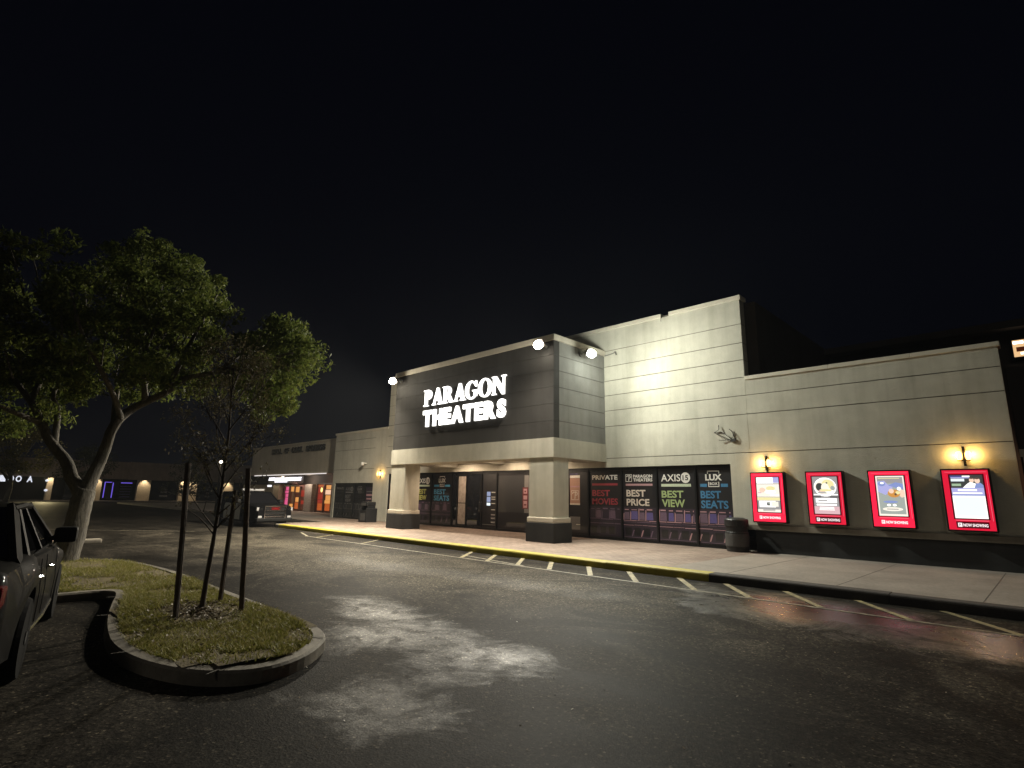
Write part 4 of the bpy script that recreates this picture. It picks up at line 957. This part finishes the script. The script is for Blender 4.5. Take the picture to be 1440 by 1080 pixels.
branch(m, spl([PL(.02, 1.5), PL(-.2, 1.85, .1), PL(-.35, 2.2, .2), PL(-.67, 2.6, .3), PL(-.9, 3.03, .4), PL(-1.14, 3.46, .5), PL(-1.7, 4.2, .8), PL(-2.3, 5.0, 1)], 4), .15, .04, 'oak bark', 10)
limbs = [[(-.6, 2.5, .3), (-.65, 3.29, .5), (-.78, 3.74, .6), (-.5, 4.8, .8), (-.2, 5.9, .7)], [(.39, 3.0, 0), (.35, 3.9, .4), (.5, 4.8, .6), (.75, 5.8, .4), (.9, 6.6, .3)],
         [(1.25, 3.85, -.3), (1.5, 4.8, -.6), (1.8, 5.8, -.7), (2.0, 6.4, -.6)], [(.9, 3.62, -.1), (.7, 4.6, -1.0), (.9, 5.4, -1.6)], [(2.24, 4.43, -.8), (2.6, 4.9, -.4), (3.2, 5.5, .2)],
         [(2.5, 4.5, -.9), (3.2, 4.3, -1.3), (3.9, 4.2, -1.6)], [(-.9, 3.0, .4), (-1.5, 3.2, -.2), (-2.4, 3.6, -.6)], [(.5, 3.2, 0), (.2, 3.7, -1), (-.4, 4.6, -1.8), (-.7, 5.4, -2)], [(-1.14, 3.46, .5), (-1.0, 4.4, 1.2), (-.9, 5.4, 1.6)]]
for L in limbs: branch(m, spl([PL(*q) for q in L], 4), .075, .018, 'oak bark', 7)
TM = m
def in_outline(s, z, P): return inside(s, z, P)
CR2 = [(-3.8, 2.6), (-3.8, 4.2), (-.6, 4.2), (-.3, 3.6), (-.9, 3.1), (-1.6, 2.75)]
CR = [(-.53, 6.75), (.25, 7.35), (.75, 7.25), (1.15, 7.0), (1.65, 6.95), (1.98, 6.6), (2.2, 6.1), (2.2, 5.5), (2.15, 5.0), (2.15, 4.3), (1.9, 3.85), (1.3, 4.05), (.8, 3.95), (.2, 3.75), (-.2, 3.9), (-.9, 3.4), (-1.9, 3.3), (-3.2, 3.4), (-3.6, 5.6), (-2.2, 6.2), (-1.35, 6.45)]
LB = [(2.5, 5.2), (2.9, 5.45), (3.3, 5.8), (3.7, 5.8), (4.1, 5.75), (4.4, 5.2), (4.3, 4.75), (4.0, 4.2), (3.9, 3.7), (3.55, 3.5), (3.3, 3.75), (2.8, 4.0), (2.4, 4.1)]
r2 = random.Random(21); m = MB(); tw = TM; k = 0
while k < 270:
    s, z = r2.uniform(-3.6, 2.5), r2.uniform(3.3, 7.6)
    if not inside(s, z, CR): continue
    hw = 2.0*math.sqrt(max(.12, 1-((z-5.0)/3.0)**2)); d = r2.uniform(-hw, hw)
    rr = r2.uniform(.20, .40); c = PL(s, z, d)
    leaves(m, c, (rr*1.15, rr*1.15, rr*.75), int(190*r2.uniform(.6, 1.4)), .06, 'oak leaf', r2); k += 1
    if k % 3 == 0 and z > 4.6: branch(tw, spl([PL(s*.8, z-.9, d*.6), PL(s*.9, z-.4, d*.85), c], 3), .022, .006, 'oak bark', 5)
k = 0
while k < 95:
    s, z = r2.uniform(2.3, 4.5), r2.uniform(3.4, 5.9)
    if not inside(s, z, LB): continue
    d = r2.uniform(-1.9, .3); rr = r2.uniform(.2, .4); c = PL(s, z, d)
    leaves(m, c, (rr*1.15, rr*1.15, rr*.8), int(165*r2.uniform(.6, 1.4)), .06, 'oak leaf', r2); k += 1
    if k % 2 == 0 and z > 4.5: branch(tw, spl([PL(s-.5, max(4.0, z-.4), -.9), PL(s-.2, z-.1, (d-.9)/2), c], 3), .02, .006, 'oak bark', 5)
k = 0
while k < 46:
    s, z = r2.uniform(-3.8, 0), r2.uniform(2.6, 4.2)
    if not inside(s, z, CR2): continue
    leaves(m, PL(s, z, r2.uniform(.2, 2.4)), (.4, .4, .28), 150, .06, 'oak leaf', r2); k += 1
for P, n in ((CR, 70), (LB, 30)):            # ragged single sprays at the rim
    for q in range(n):
        i = r2.randrange(len(P)); a, b = P[i-1], P[i]; u = r2.random(); s, z = a[0]+(b[0]-a[0])*u, a[1]+(b[1]-a[1])*u
        leaves(m, PL(s+r2.uniform(-.1, .1), z+r2.uniform(-.05, .12), r2.uniform(-.9, .5)), (.16, .16, .2), 26, .05, 'oak leaf', r2)
m.build('crown', tr); TM.build('trunk', tr, True)

B2 = (-7.77, 2.43)
tr = thing('young_tree', 'thin half-bare young tree between three wooden stakes on the island', 'tree', (B2[0], B2[1], .15))
PS = lambda s, z, d=0: plane_pt(B2, s, z, d)
m = MB(); tp = [PS(0, .1), PS(.03, .81), PS(.045, 1.16), PS(.06, 1.7, .03), PS(.065, 2.26, .05), PS(.04, 2.83, .05), PS(.02, 3.4, .05)]
branch(m, spl(tp, 4), .035, .007, 'sapling bark', 8, .04)
r3 = random.Random(5); lv = MB()
def twig(p, q, r0, lvl):
    p, q = Vector(p), Vector(q); mid = (p+q)/2+Vector((r3.uniform(-.05, .05), r3.uniform(-.05, .05), r3.uniform(-.04, .08)))*(q-p).length
    pts = spl([p, mid, q], 3); branch(m, pts, r0, r0*.3, 'sapling bark', 5, .05)
    if lvl > 0:
        for _ in range(6 if lvl == 2 else 5):
            t = r3.uniform(.3, 1); b = p+(q-p)*t; dv = (q-p).normalized()
            w = Vector((r3.uniform(-1, 1), r3.uniform(-1, 1), r3.uniform(-.3, 1.0))).normalized()
            e = b+(dv*.6+w*.8).normalized()*(q-p).length*r3.uniform(.35, .6); twig(b, e, r0*.5, lvl-1)
    else:
        leaves(lv, q, (.10, .10, .13), r3.randrange(7, 18), .021, 'sapling leaf', r3)
for z0, ds, dz, dd, lvl in [(1.05, -.38, .34, .1, 0), (1.12, .30, .36, -.05, 1), (1.12, -.42, .55, .15, 1), (1.3, .42, .42, .1, 1), (1.5, -.3, .6, -.2, 2), (1.6, .36, .55, .2, 2), (1.75, -.42, .62, .2, 2), (1.85, .42, .6, -.25, 2), (2.0, -.2, .7, .35, 2), (2.1, .5, .55, .1, 2), (2.2, -.45, .6, -.15, 2), (2.4, .35, .6, -.3, 2), (2.5, -.25, .6, .2, 2), (2.7, .25, .55, .1, 2), (2.8, -.15, .6, -.1, 2), (2.95, .1, .5, .1, 2)]:
    i = min(5, max(0, [j for j in range(7) if tp[j][2] <= z0][-1])); a, b = Vector(tp[i]), Vector(tp[i+1]); p = a+(b-a)*((z0-a.z)/(b.z-a.z))
    dv = Vector(PS(ds, 0, dd))-Vector(PS(0, 0, 0)); twig(p, p+Vector((dv.x, dv.y, dz)), .012, lvl)
m.build('trunk', tr, True); lv.build('crown', tr)
for k, (b, s1, d1, zt, lb) in enumerate([((-7.53, 2.09), -.09, 0, 1.94, 'wooden tree stake on the side nearest the parked car'), ((-8.25, 2.80), .03, 0, 1.62, 'shorter leaning wooden tree stake behind the young tree'), ((-7.45, 2.80), -.11, 0, 1.90, 'wooden tree stake standing nearest the road and shops')]):
    m = MB(); t0 = plane_pt(b, 0, .05); t1 = plane_pt(b, s1, zt, d1); m.tube(spl([t0, plane_pt(b, s1*.45, zt*.5), t1], 3), [.032]*7, 'stake wood', 8, True, .05)
    tag(m.build('tree_stake'), lb, 'stake', 'stakes round the young tree')
def small_tree(name, label, base, h, crown_r, n, mat, bk, sd, lean=0, low=.35, size=.09, grp='trees across the car park'):
    r = random.Random(sd); t = thing(name, label, 'tree', base, 0, grp); m = MB(); x, y, _ = base
    branch(m, spl([(x, y, 0), (x+.05*h*lean, y+.02*h, h*.2), (x, y+.04*h*lean, h*low), (x, y+.05*lean*h, h*.7)], 3), .035*h, .012*h, bk, 8)
    cr = MB()
    for k in range(n):
        a = r.uniform(0, 6.28); u = r.uniform(0, 1); zz = h*(low+(1-low)*u); q = crown_r*math.sqrt(r.random())*math.sin(math.pi*min(.95, .2+.75*u))**.6
        c = (x+q*math.cos(a), y+q*math.sin(a), zz); rr = crown_r*r.uniform(.16, .30)
        leaves(cr, c, (rr, rr, rr*.75), 60, size, mat, r)
        if k % 4 == 0: branch(m, spl([(x, y, h*low*r.uniform(.6, 1.1)), ((x+c[0])/2, (y+c[1])/2, (h*low+zz)/2-.1), c], 3), .012*h, .004*h, bk, 5)
    m.build('trunk', t, True); cr.build('crown', t)
small_tree('yellow_tree', 'low yellowish tree with pale trunk before the lit mall letters', (-81, 4.4, 0), 8.2, 4.0, 70, 'yellow leaf', 'pale bark', 31, 0, .42, .16)
small_tree('lot_tree', 'dark tree with spread limbs in front of the violet shop windows', (-55, 7.6, 0), 4.8, 2.6, 44, 'dark leaf', 'oak bark', 32, 1.5, .5)
small_tree('lot_tree', 'dark bushy tree hiding the middle columns of the shopping wing', (-58, 15.3, 0), 4.4, 2.0, 46, 'dark leaf', 'oak bark', 33, 0, .25)
small_tree('lot_tree', 'yellow green tree cut by the left edge of the view', (-40, -1.4, 0), 5.2, 2.2, 40, 'yellow leaf', 'pale bark', 34, 1)
lamp('SPOT', 'added_tree_spot', (XM+.8, 8.3, 2.6), 1500, (1, .82, .42), (1, -.40, .30), .2, 150, .6)  # unseen spot added to light the yellow tree
t = thing('lamp_post', 'distant lamp post with a small lit head above the parked cars', 'street lamp', (-70, 22.0, 0)); m = MB()
m.tube([(-70, 22.0, 0), (-70, 22.0, 4.9)], [.08, .05], 'dark bronze', 8); m.build('pole', t)
m = MB(); m.lathe([(.06, 4.86), (.18, 4.92), (.18, 5.12), (.08, 5.2)], (-70, 22.0, 0), 'far lamp', 12); m.build('lamp_head', t, True)
lamp('POINT', 'post_lamp', (-69.6, 22.0, 4.7), 60, (1, .82, .6), None, .15)
m = MB(); m.box(-21.25, -20.85, 2.6, 3.5, 0.0, .12, 'kerb concrete', .04); o = m.build('wheel_stop'); tag(o, 'pale concrete wheel stop beyond the grass island', 'wheel stop')

# ------------------------------------------------------------------ vehicles (local: x forward, y left, z up)
def lerp(P, x):
    if x <= P[0][0]: return P[0][1]
    for (a, b), (c, d) in zip(P, P[1:]):
        if x <= c:
            u = (x-a)/(c-a); u = u*u*(3-2*u)*.5+u*.5; return b+(d-b)*u
    return P[-1][1]
def wheel(t, x, y, r, w, sp=5, rimr=.66):
    s = 1 if y > 0 else -1
    e = bpy.data.objects.new('wheel', None); COL.objects.link(e); e.parent = t; e.location = (x, y, r)
    m = MB(); m.lathe([(r*.70, -w/2), (r*.94, -w/2), (r, -w*.36), (r, w*.36), (r*.94, w/2), (r*.70, w/2)], (0, 0, 0), 'tyre rubber', 30, 'y'); m.build('tyre', e, False, True)
    m = MB(); y0 = s*w*.40; m.lathe([(r*.70, y0-.01), (r*.70, y0+.012), (r*.63, y0+.012), (r*.62, y0-.02)], (0, 0, 0), 'alloy', 28, 'y'); m.lathe([(.055, y0-.03), (.055, y0+.01)], (0, 0, 0), 'alloy', 14, 'y')
    for k in range(sp*2):
        a = 2*math.pi*k/(sp*2); c, q = math.cos(a), math.sin(a); p = Vector((c, 0, q)); tn = Vector((-q, 0, c))
        v = [p*.05+tn*.022+Vector((0, y0, 0)), p*.05-tn*.022+Vector((0, y0, 0)), p*(r*.65)-tn*.03+Vector((0, y0+.008*s, 0)), p*(r*.65)+tn*.03+Vector((0, y0+.008*s, 0))]
        m.face([tuple(x_) for x_ in v], 'alloy')
    m.lathe([(r*.63, y0-.05*s), (r*.63, y0-.045*s)], (0, 0, 0), 'black plastic', 24, 'y'); m.build('rim', e, False, True)
def vehicle(name, label, loc, rz, P, pm, cab='same'):
    """P: half length, deck profile, half width profile, wheel x's, cabin"""
    t = thing(name, label, 'car', loc, rz); hl = P['hl']; r = P['r']; N_ = 90
    xs = sorted(set([-hl+2*hl*i/N_ for i in range(N_+1)]+[xc+s*(r+.05)*math.cos(a*math.pi/16) for xc in P['wx'] for s in (-1, 1) for a in range(0, 17)]))
    xs = [x for x in xs if -hl <= x <= hl]
    m = MB(); secs = []
    for x in xs:
        w = lerp(P['w'], x); top = lerp(P['deck'], x); bot = lerp(P['bot'], x); Ra = r+.055; fl = 0
        for xc in P['wx']:
            d = abs(x-xc)
            if d < Ra: bot = max(bot, r+math.sqrt(Ra*Ra-d*d))
            fl = max(fl, P['flare']*math.exp(-(d/(r*1.25))**4))
        sh = top-.05; bot = min(bot, sh-.10)
        w2 = w+fl; mid = bot+(sh-bot)*.5
        half = [(w*.86, bot), (w2*.99, bot+.02), (w2, bot+(sh-bot)*.25), (w2*.995, mid), (w+fl*.6, bot+(sh-bot)*.72), (w*.965, sh), (w*.90, top-.012), (w*.72, top+.012), (w*.36, top+.03), (0, top+.036)]
        secs.append([(x, y, z) for y, z in half]+[(x, -y, z) for y, z in reversed(half[:-1])])
    n = len(secs[0]); V = [p for s in secs for p in s]; k = m.mi(pm)
    m.v = V
    two = P.get('two')
    for i in range(len(secs)-1):
        xm = (xs[i]+xs[i+1])/2
        for j in range(n):
            j2 = (j+1) % n; m.f.append((i*n+j, (i+1)*n+j, (i+1)*n+j2, i*n+j2))
            low = j in (n-1,)
            mat = 'black plastic' if low else pm
            if two and two[0] < xm < two[1] and (j < 6 or j > n-8) and not low: mat = two[2]
            m.m.append(m.mi(mat))
    m.f.append(tuple(range(n))); m.m.append(k); q = (len(secs)-1)*n; m.f.append(tuple(q+j for j in range(n-1, -1, -1))); m.m.append(k)
    b = m.build('body', t, False, True); recalc(b, 40)
    # cabin
    C = P['cab']; wb, wr = C['wb'], C['wr']; zb = C['zb']; zr = C['zr']; f0, f1, r1, r0 = C['x']
    m = MB(); nx, ny = 14, 8; V = []
    for i in range(nx+1):
        x = r1+(f1-r1)*i/nx; u = i/nx
        for j in range(ny+1):
            v = -1+2*j/ny; V.append((x, wr*v*(1-.05*(2*u-1)**2), zr+.05*(1-v*v)+.03*(1-(2*u-1)**2)-.0))
    top = [(i*(ny+1)+j, (i+1)*(ny+1)+j, (i+1)*(ny+1)+j+1, i*(ny+1)+j+1) for i in range(nx) for j in range(ny)]
    m.mesh(V, top, pm); m.mesh([(x, y, z-.06) for x, y, z in V], [tuple(reversed(f)) for f in top], 'black plastic')
    rf = m.build('roof', t, True, True)
    m = MB()
    def bar(a, c, wd, mat, th=.05):
        a, c = Vector(a), Vector(c); d = (c-a).normalized(); s = Vector((1, 0, 0)); s = (s-d*s.dot(d)).normalized()*(wd/2); o = d.cross(s).normalized()*(th/2)
        v = [a-s-o, a+s-o, a+s+o, a-s+o, c-s-o, c+s-o, c+s+o, c-s+o]; m.mesh([tuple(q) for q in v], [(0, 3, 2, 1), (4, 5, 6, 7), (0, 1, 5, 4), (1, 2, 6, 5), (2, 3, 7, 6), (3, 0, 4, 7)], mat)
    mids = C['pillars']
    for s in (-1, 1):
        bar((f0, s*wb, zb), (f1, s*wr, zr), .09, pm); bar((r0, s*wb, zb), (r1, s*wr, zr), .14, pm)
        for x in mids:
            u = (x-r0)/(f0-r0); xt = r1+(f1-r1)*u; bar((x, s*wb, zb), (xt, s*wr, zr), .08, 'black plastic')
        m.tube([(f1+.02, s*wr, zr-.0), ((f1+r1)/2, s*(wr+.015), zr+.02), (r1-.02, s*wr, zr)], .035, pm, 6)
        m.tube([(f0, s*(wb+.01), zb), (r0, s*(wb+.01), zb)], .02, C.get('trim', 'black plastic'), 6)
    m.build('pillars', t, False, True)
    m = MB(); m.face([(f0+.02, -wb, zb), (f0+.02, wb, zb), (f1, wr, zr+.02), (f1, -wr, zr+.02)], 'car glass'); m.build('windscreen', t, False, True)
    m = MB(); m.face([(r0, -wb, zb), (r0, wb, zb), (r1, wr, zr+.02), (r1, -wr, zr+.02)], 'car glass'); m.build('rear_window', t, False, True)
    cuts = [r0]+mids+[f0]
    for s in (-1, 1):
        for a, c in zip(cuts, cuts[1:]):
            ua, uc = (a-r0)/(f0-r0), (c-r0)/(f0-r0)
            m = MB(); m.face([(a, s*(wb-.012), zb), (c, s*(wb-.012), zb), (r1+(f1-r1)*uc, s*(wr-.012), zr), (r1+(f1-r1)*ua, s*(wr-.012), zr)], 'car glass'); m.build('side_window', t, False, True)
        mx = f0-.28; M = P['mirror']
        m = MB(); m.box(mx-.10, mx+.10, s*(wb+M)-.11, s*(wb+M)+.11, zb+.0, zb+.18, 'black plastic' if P.get('bm', 1) else pm, .04); m.tube([(mx, s*(wb-.02), zb+.03), (mx, s*(wb+M-.1), zb+.06)], .03, 'black plastic', 6); m.build('mirror', t, False, True)
    for xc in P['wx']:
        for s in (-1, 1): wheel(t, xc, s*(P['tr']), r, P['tw'])
    m = MB(); m.box(-hl+.3, hl-.3, -P['tr']+.1, P['tr']-.1, .2, .42, 'black plastic'); m.build('underbody', t, False, True)
    return t
SED = dict(hl=2.36, r=.335, wx=[-1.42, 1.30], tr=.80, tw=.22, flare=.035, mirror=.14,
    w=[(-2.36, .70), (-2.2, .83), (-1.5, .885), (0, .89), (1.2, .885), (2.0, .82), (2.25, .70), (2.36, .52)],
    deck=[(-2.36, .86), (-2.25, 1.0), (-1.5, 1.03), (0, .98), (.9, .96), (1.6, .88), (2.1, .76), (2.36, .60)],
    bot=[(-2.36, .42), (-2.1, .25), (0, .2), (2.1, .22), (2.36, .3)],
    cab=dict(wb=.80, wr=.60, zb=.97, zr=1.40, x=(1.0, .28, -.85, -1.75), pillars=[-1.2, -.28], trim='chrome'))
a = R(180-10.5)
t = vehicle('parked_car', 'charcoal saloon parked at the island, cut by the left edge', (-8.06, .02, 0), a, SED, 'charcoal car paint')
for s in (-1, 1):
    m = MB(); m.box(-2.38, -2.16, s*.66-.16, s*.66+.16, .72, .88, 'red lens', .03); m.build('taillight', t, False, True)
    m = MB(); m.box(2.02, 2.22, s*.60-.14, s*.60+.14, .60, .74, 'lamp glass', .03); m.build('headlight', t, False, True)
    for x in (-.15, -1.05): m = MB(); m.tube([(x-.1, s*.90, .80), (x-.06, s*.925, .80), (x+.06, s*.925, .80), (x+.1, s*.90, .80)], .014, 'chrome', 6); m.build('door_handle', t, False, True)
    m = MB(); m.tube([(-1.0, s*.875, .30), (0, s*.888, .27), (.85, s*.88, .30)], .022, 'chrome', 6); m.build('sill_trim', t, False, True)
    for x in (-.72, -.26, .78): m = MB(); m.tube([(x, s*.893, .34), (x, s*.897, .60), (x+.02, s*.872, .92)], .004, 'black plastic', 4); m.build('door_gap', t, False, True)
m = MB(); m.box(-2.41, -2.36, -.26, .26, .62, .75, 'white plastic'); m.build('number_plate', t, False, True)
SUV = dict(hl=2.5, r=.38, wx=[-1.5, 1.5], tr=.83, tw=.25, flare=.03, mirror=.17, two=(-1.0, .95, 'white car paint'),
    w=[(-2.5, .86), (-2.3, .95), (0, .98), (1.8, .965), (2.3, .90), (2.5, .80)],
    deck=[(-2.5, 1.05), (-2.3, 1.12), (0, 1.08), (1.0, 1.06), (1.7, 1.04), (2.3, .98), (2.5, .92)],
    bot=[(-2.5, .42), (-2.2, .3), (2.2, .28), (2.5, .32)],
    cab=dict(wb=.88, wr=.70, zb=1.07, zr=1.58, x=(1.05, .30, -1.9, -2.3), pillars=[-1.2, -.25]))
t = vehicle('police_suv', 'black SUV with chrome grille and white doors at the end of the kerb', (-29.0, 10.85, 0), R(3), SUV, 'black car paint')
m = MB(); gx = 2.50
m.box(gx-.02, gx+.02, -.52, .52, .38, .98, 'black plastic', .01)
for z0, z1 in ((.94, .98), (.735, .77), (.58, .605), (.46, .49)): m.box(gx+.018, gx+.05, -.52, .52, z0, z1, 'chrome')
for y0 in (-.52, .48): m.box(gx+.018, gx+.048, y0, y0+.04, .38, .98, 'chrome')
put_text(m, 'GMC', -.21, .79, gx+.055, .42, .12, 'red lens', .05, '+x'); m.build('grille', t, False, True)
for s in (-1, 1):
    m = MB(); m.box(gx-.12, gx-.0, s*.72-.15, s*.72+.15, .74, .90, 'lamp glass', .03); m.build('headlight', t, False, True)
    m = MB(); m.box(gx-.1, gx+.01, s*.70-.09, s*.70+.09, .42, .52, 'lamp glass', .02); m.build('fog_lamp', t, False, True)
m = MB(); m.box(gx-.25, gx+.07, -.86, .86, .26, .42, 'black plastic', .04); m.build('bumper', t, False, True)
m = MB(); m.box(-.35, -.05, -.55, .55, 1.66, 1.76, 'lamp glass', .03); m.build('light_bar', t, False, True)

# ------------------------------------------------------------------ under-canopy lamps
for (lx, ly) in [(-19.3, 15.9), (-16.2, 15.9), (-14.2, 15.9), (-18.4, 15.3)]:
    lamp('SPOT', 'soffit_lamp', (lx, ly, 3.2), 120, (1, .76, .54), (0, .12, -1), .08, 165, .5)

# ------------------------------------------------------------------ haze volume added for glow round the lamps
m = bpy.data.materials.new('night haze'); m.use_nodes = True; MATS['night haze'] = m; nt = m.node_tree; nt.nodes.clear()
pv = nt.nodes.new('ShaderNodeVolumePrincipled'); pv.inputs['Color'].default_value = (.82, .9, 1, 1); pv.inputs['Density'].default_value = .00034; pv.inputs['Anisotropy'].default_value = .2
om = nt.nodes.new('ShaderNodeOutputMaterial'); nt.links.new(pv.outputs[0], om.inputs['Volume'])
m = MB(); m.box(-201, 71, -111, 111, -1, 10, 'night haze'); tag(m.build('haze'), 'thin haze over the car park, added for glow round the lamps', kind='stuff')

# ------------------------------------------------------------------ sky, added fill sun, camera
W = bpy.data.worlds.new('World'); S.world = W; W.use_nodes = True; nt = W.node_tree
bg = nt.nodes['Background']; sky = nt.nodes.new('ShaderNodeTexSky'); sky.sky_type = 'NISHITA'; sky.sun_disc = False
sky.sun_elevation = R(-7); sky.sun_rotation = R(200); sky.altitude = 0
nt.links.new(sky.outputs['Color'], bg.inputs['Color']); bg.inputs['Strength'].default_value = .05
bg2 = nt.nodes.new('ShaderNodeBackground'); bg2.inputs['Color'].default_value = (.0008, .0010, .0024, 1); bg2.inputs['Strength'].default_value = 1
ad_ = nt.nodes.new('ShaderNodeAddShader'); nt.links.new(bg.outputs[0], ad_.inputs[0]); nt.links.new(bg2.outputs[0], ad_.inputs[1]); nt.links.new(ad_.outputs[0], nt.nodes['World Output'].inputs['Surface'])
l = bpy.data.lights.new('fill_sun', 'SUN'); l.energy = .10; l.angle = R(12); l.color = (1, .93, .80); o = bpy.data.objects.new('fill_sun', l); COL.objects.link(o)  # weak warm sun added as soft fill, no such source in view
o.rotation_euler = Vector((-.35, .75, -.6)).to_track_quat('-Z', 'Y').to_euler()

cam = bpy.data.cameras.new('camera'); cam.sensor_width = 36; cam.lens = 19.053; cam.clip_end = 1500; cam.clip_start = .05
co = bpy.data.objects.new('camera', cam); COL.objects.link(co); S.camera = co
yaw, pit, rol = R(-44.67805), R(11.75272), R(1.053635)
f = Vector((math.sin(yaw)*math.cos(pit), math.cos(yaw)*math.cos(pit), math.sin(pit))); rv = Vector((math.cos(yaw), -math.sin(yaw), 0)); uv = rv.cross(f)
r2_ = rv*math.cos(rol)+uv*math.sin(rol); u2 = -rv*math.sin(rol)+uv*math.cos(rol)
co.matrix_world = Matrix(((r2_.x, u2.x, -f.x, 0), (r2_.y, u2.y, -f.y, 0), (r2_.z, u2.z, -f.z, 1.6), (0, 0, 0, 1)))

S.view_settings.view_transform = 'Standard'; S.view_settings.look = 'None'; S.view_settings.exposure = 0; S.view_settings.gamma = 1
S.render.engine = 'CYCLES'; c = S.cycles; c.use_denoising = True; c.max_bounces = 6; c.diffuse_bounces = 3; c.glossy_bounces = 3; c.transmission_bounces = 3
c.sample_clamp_indirect = 4; c.caustics_reflective = False; c.caustics_refractive = False
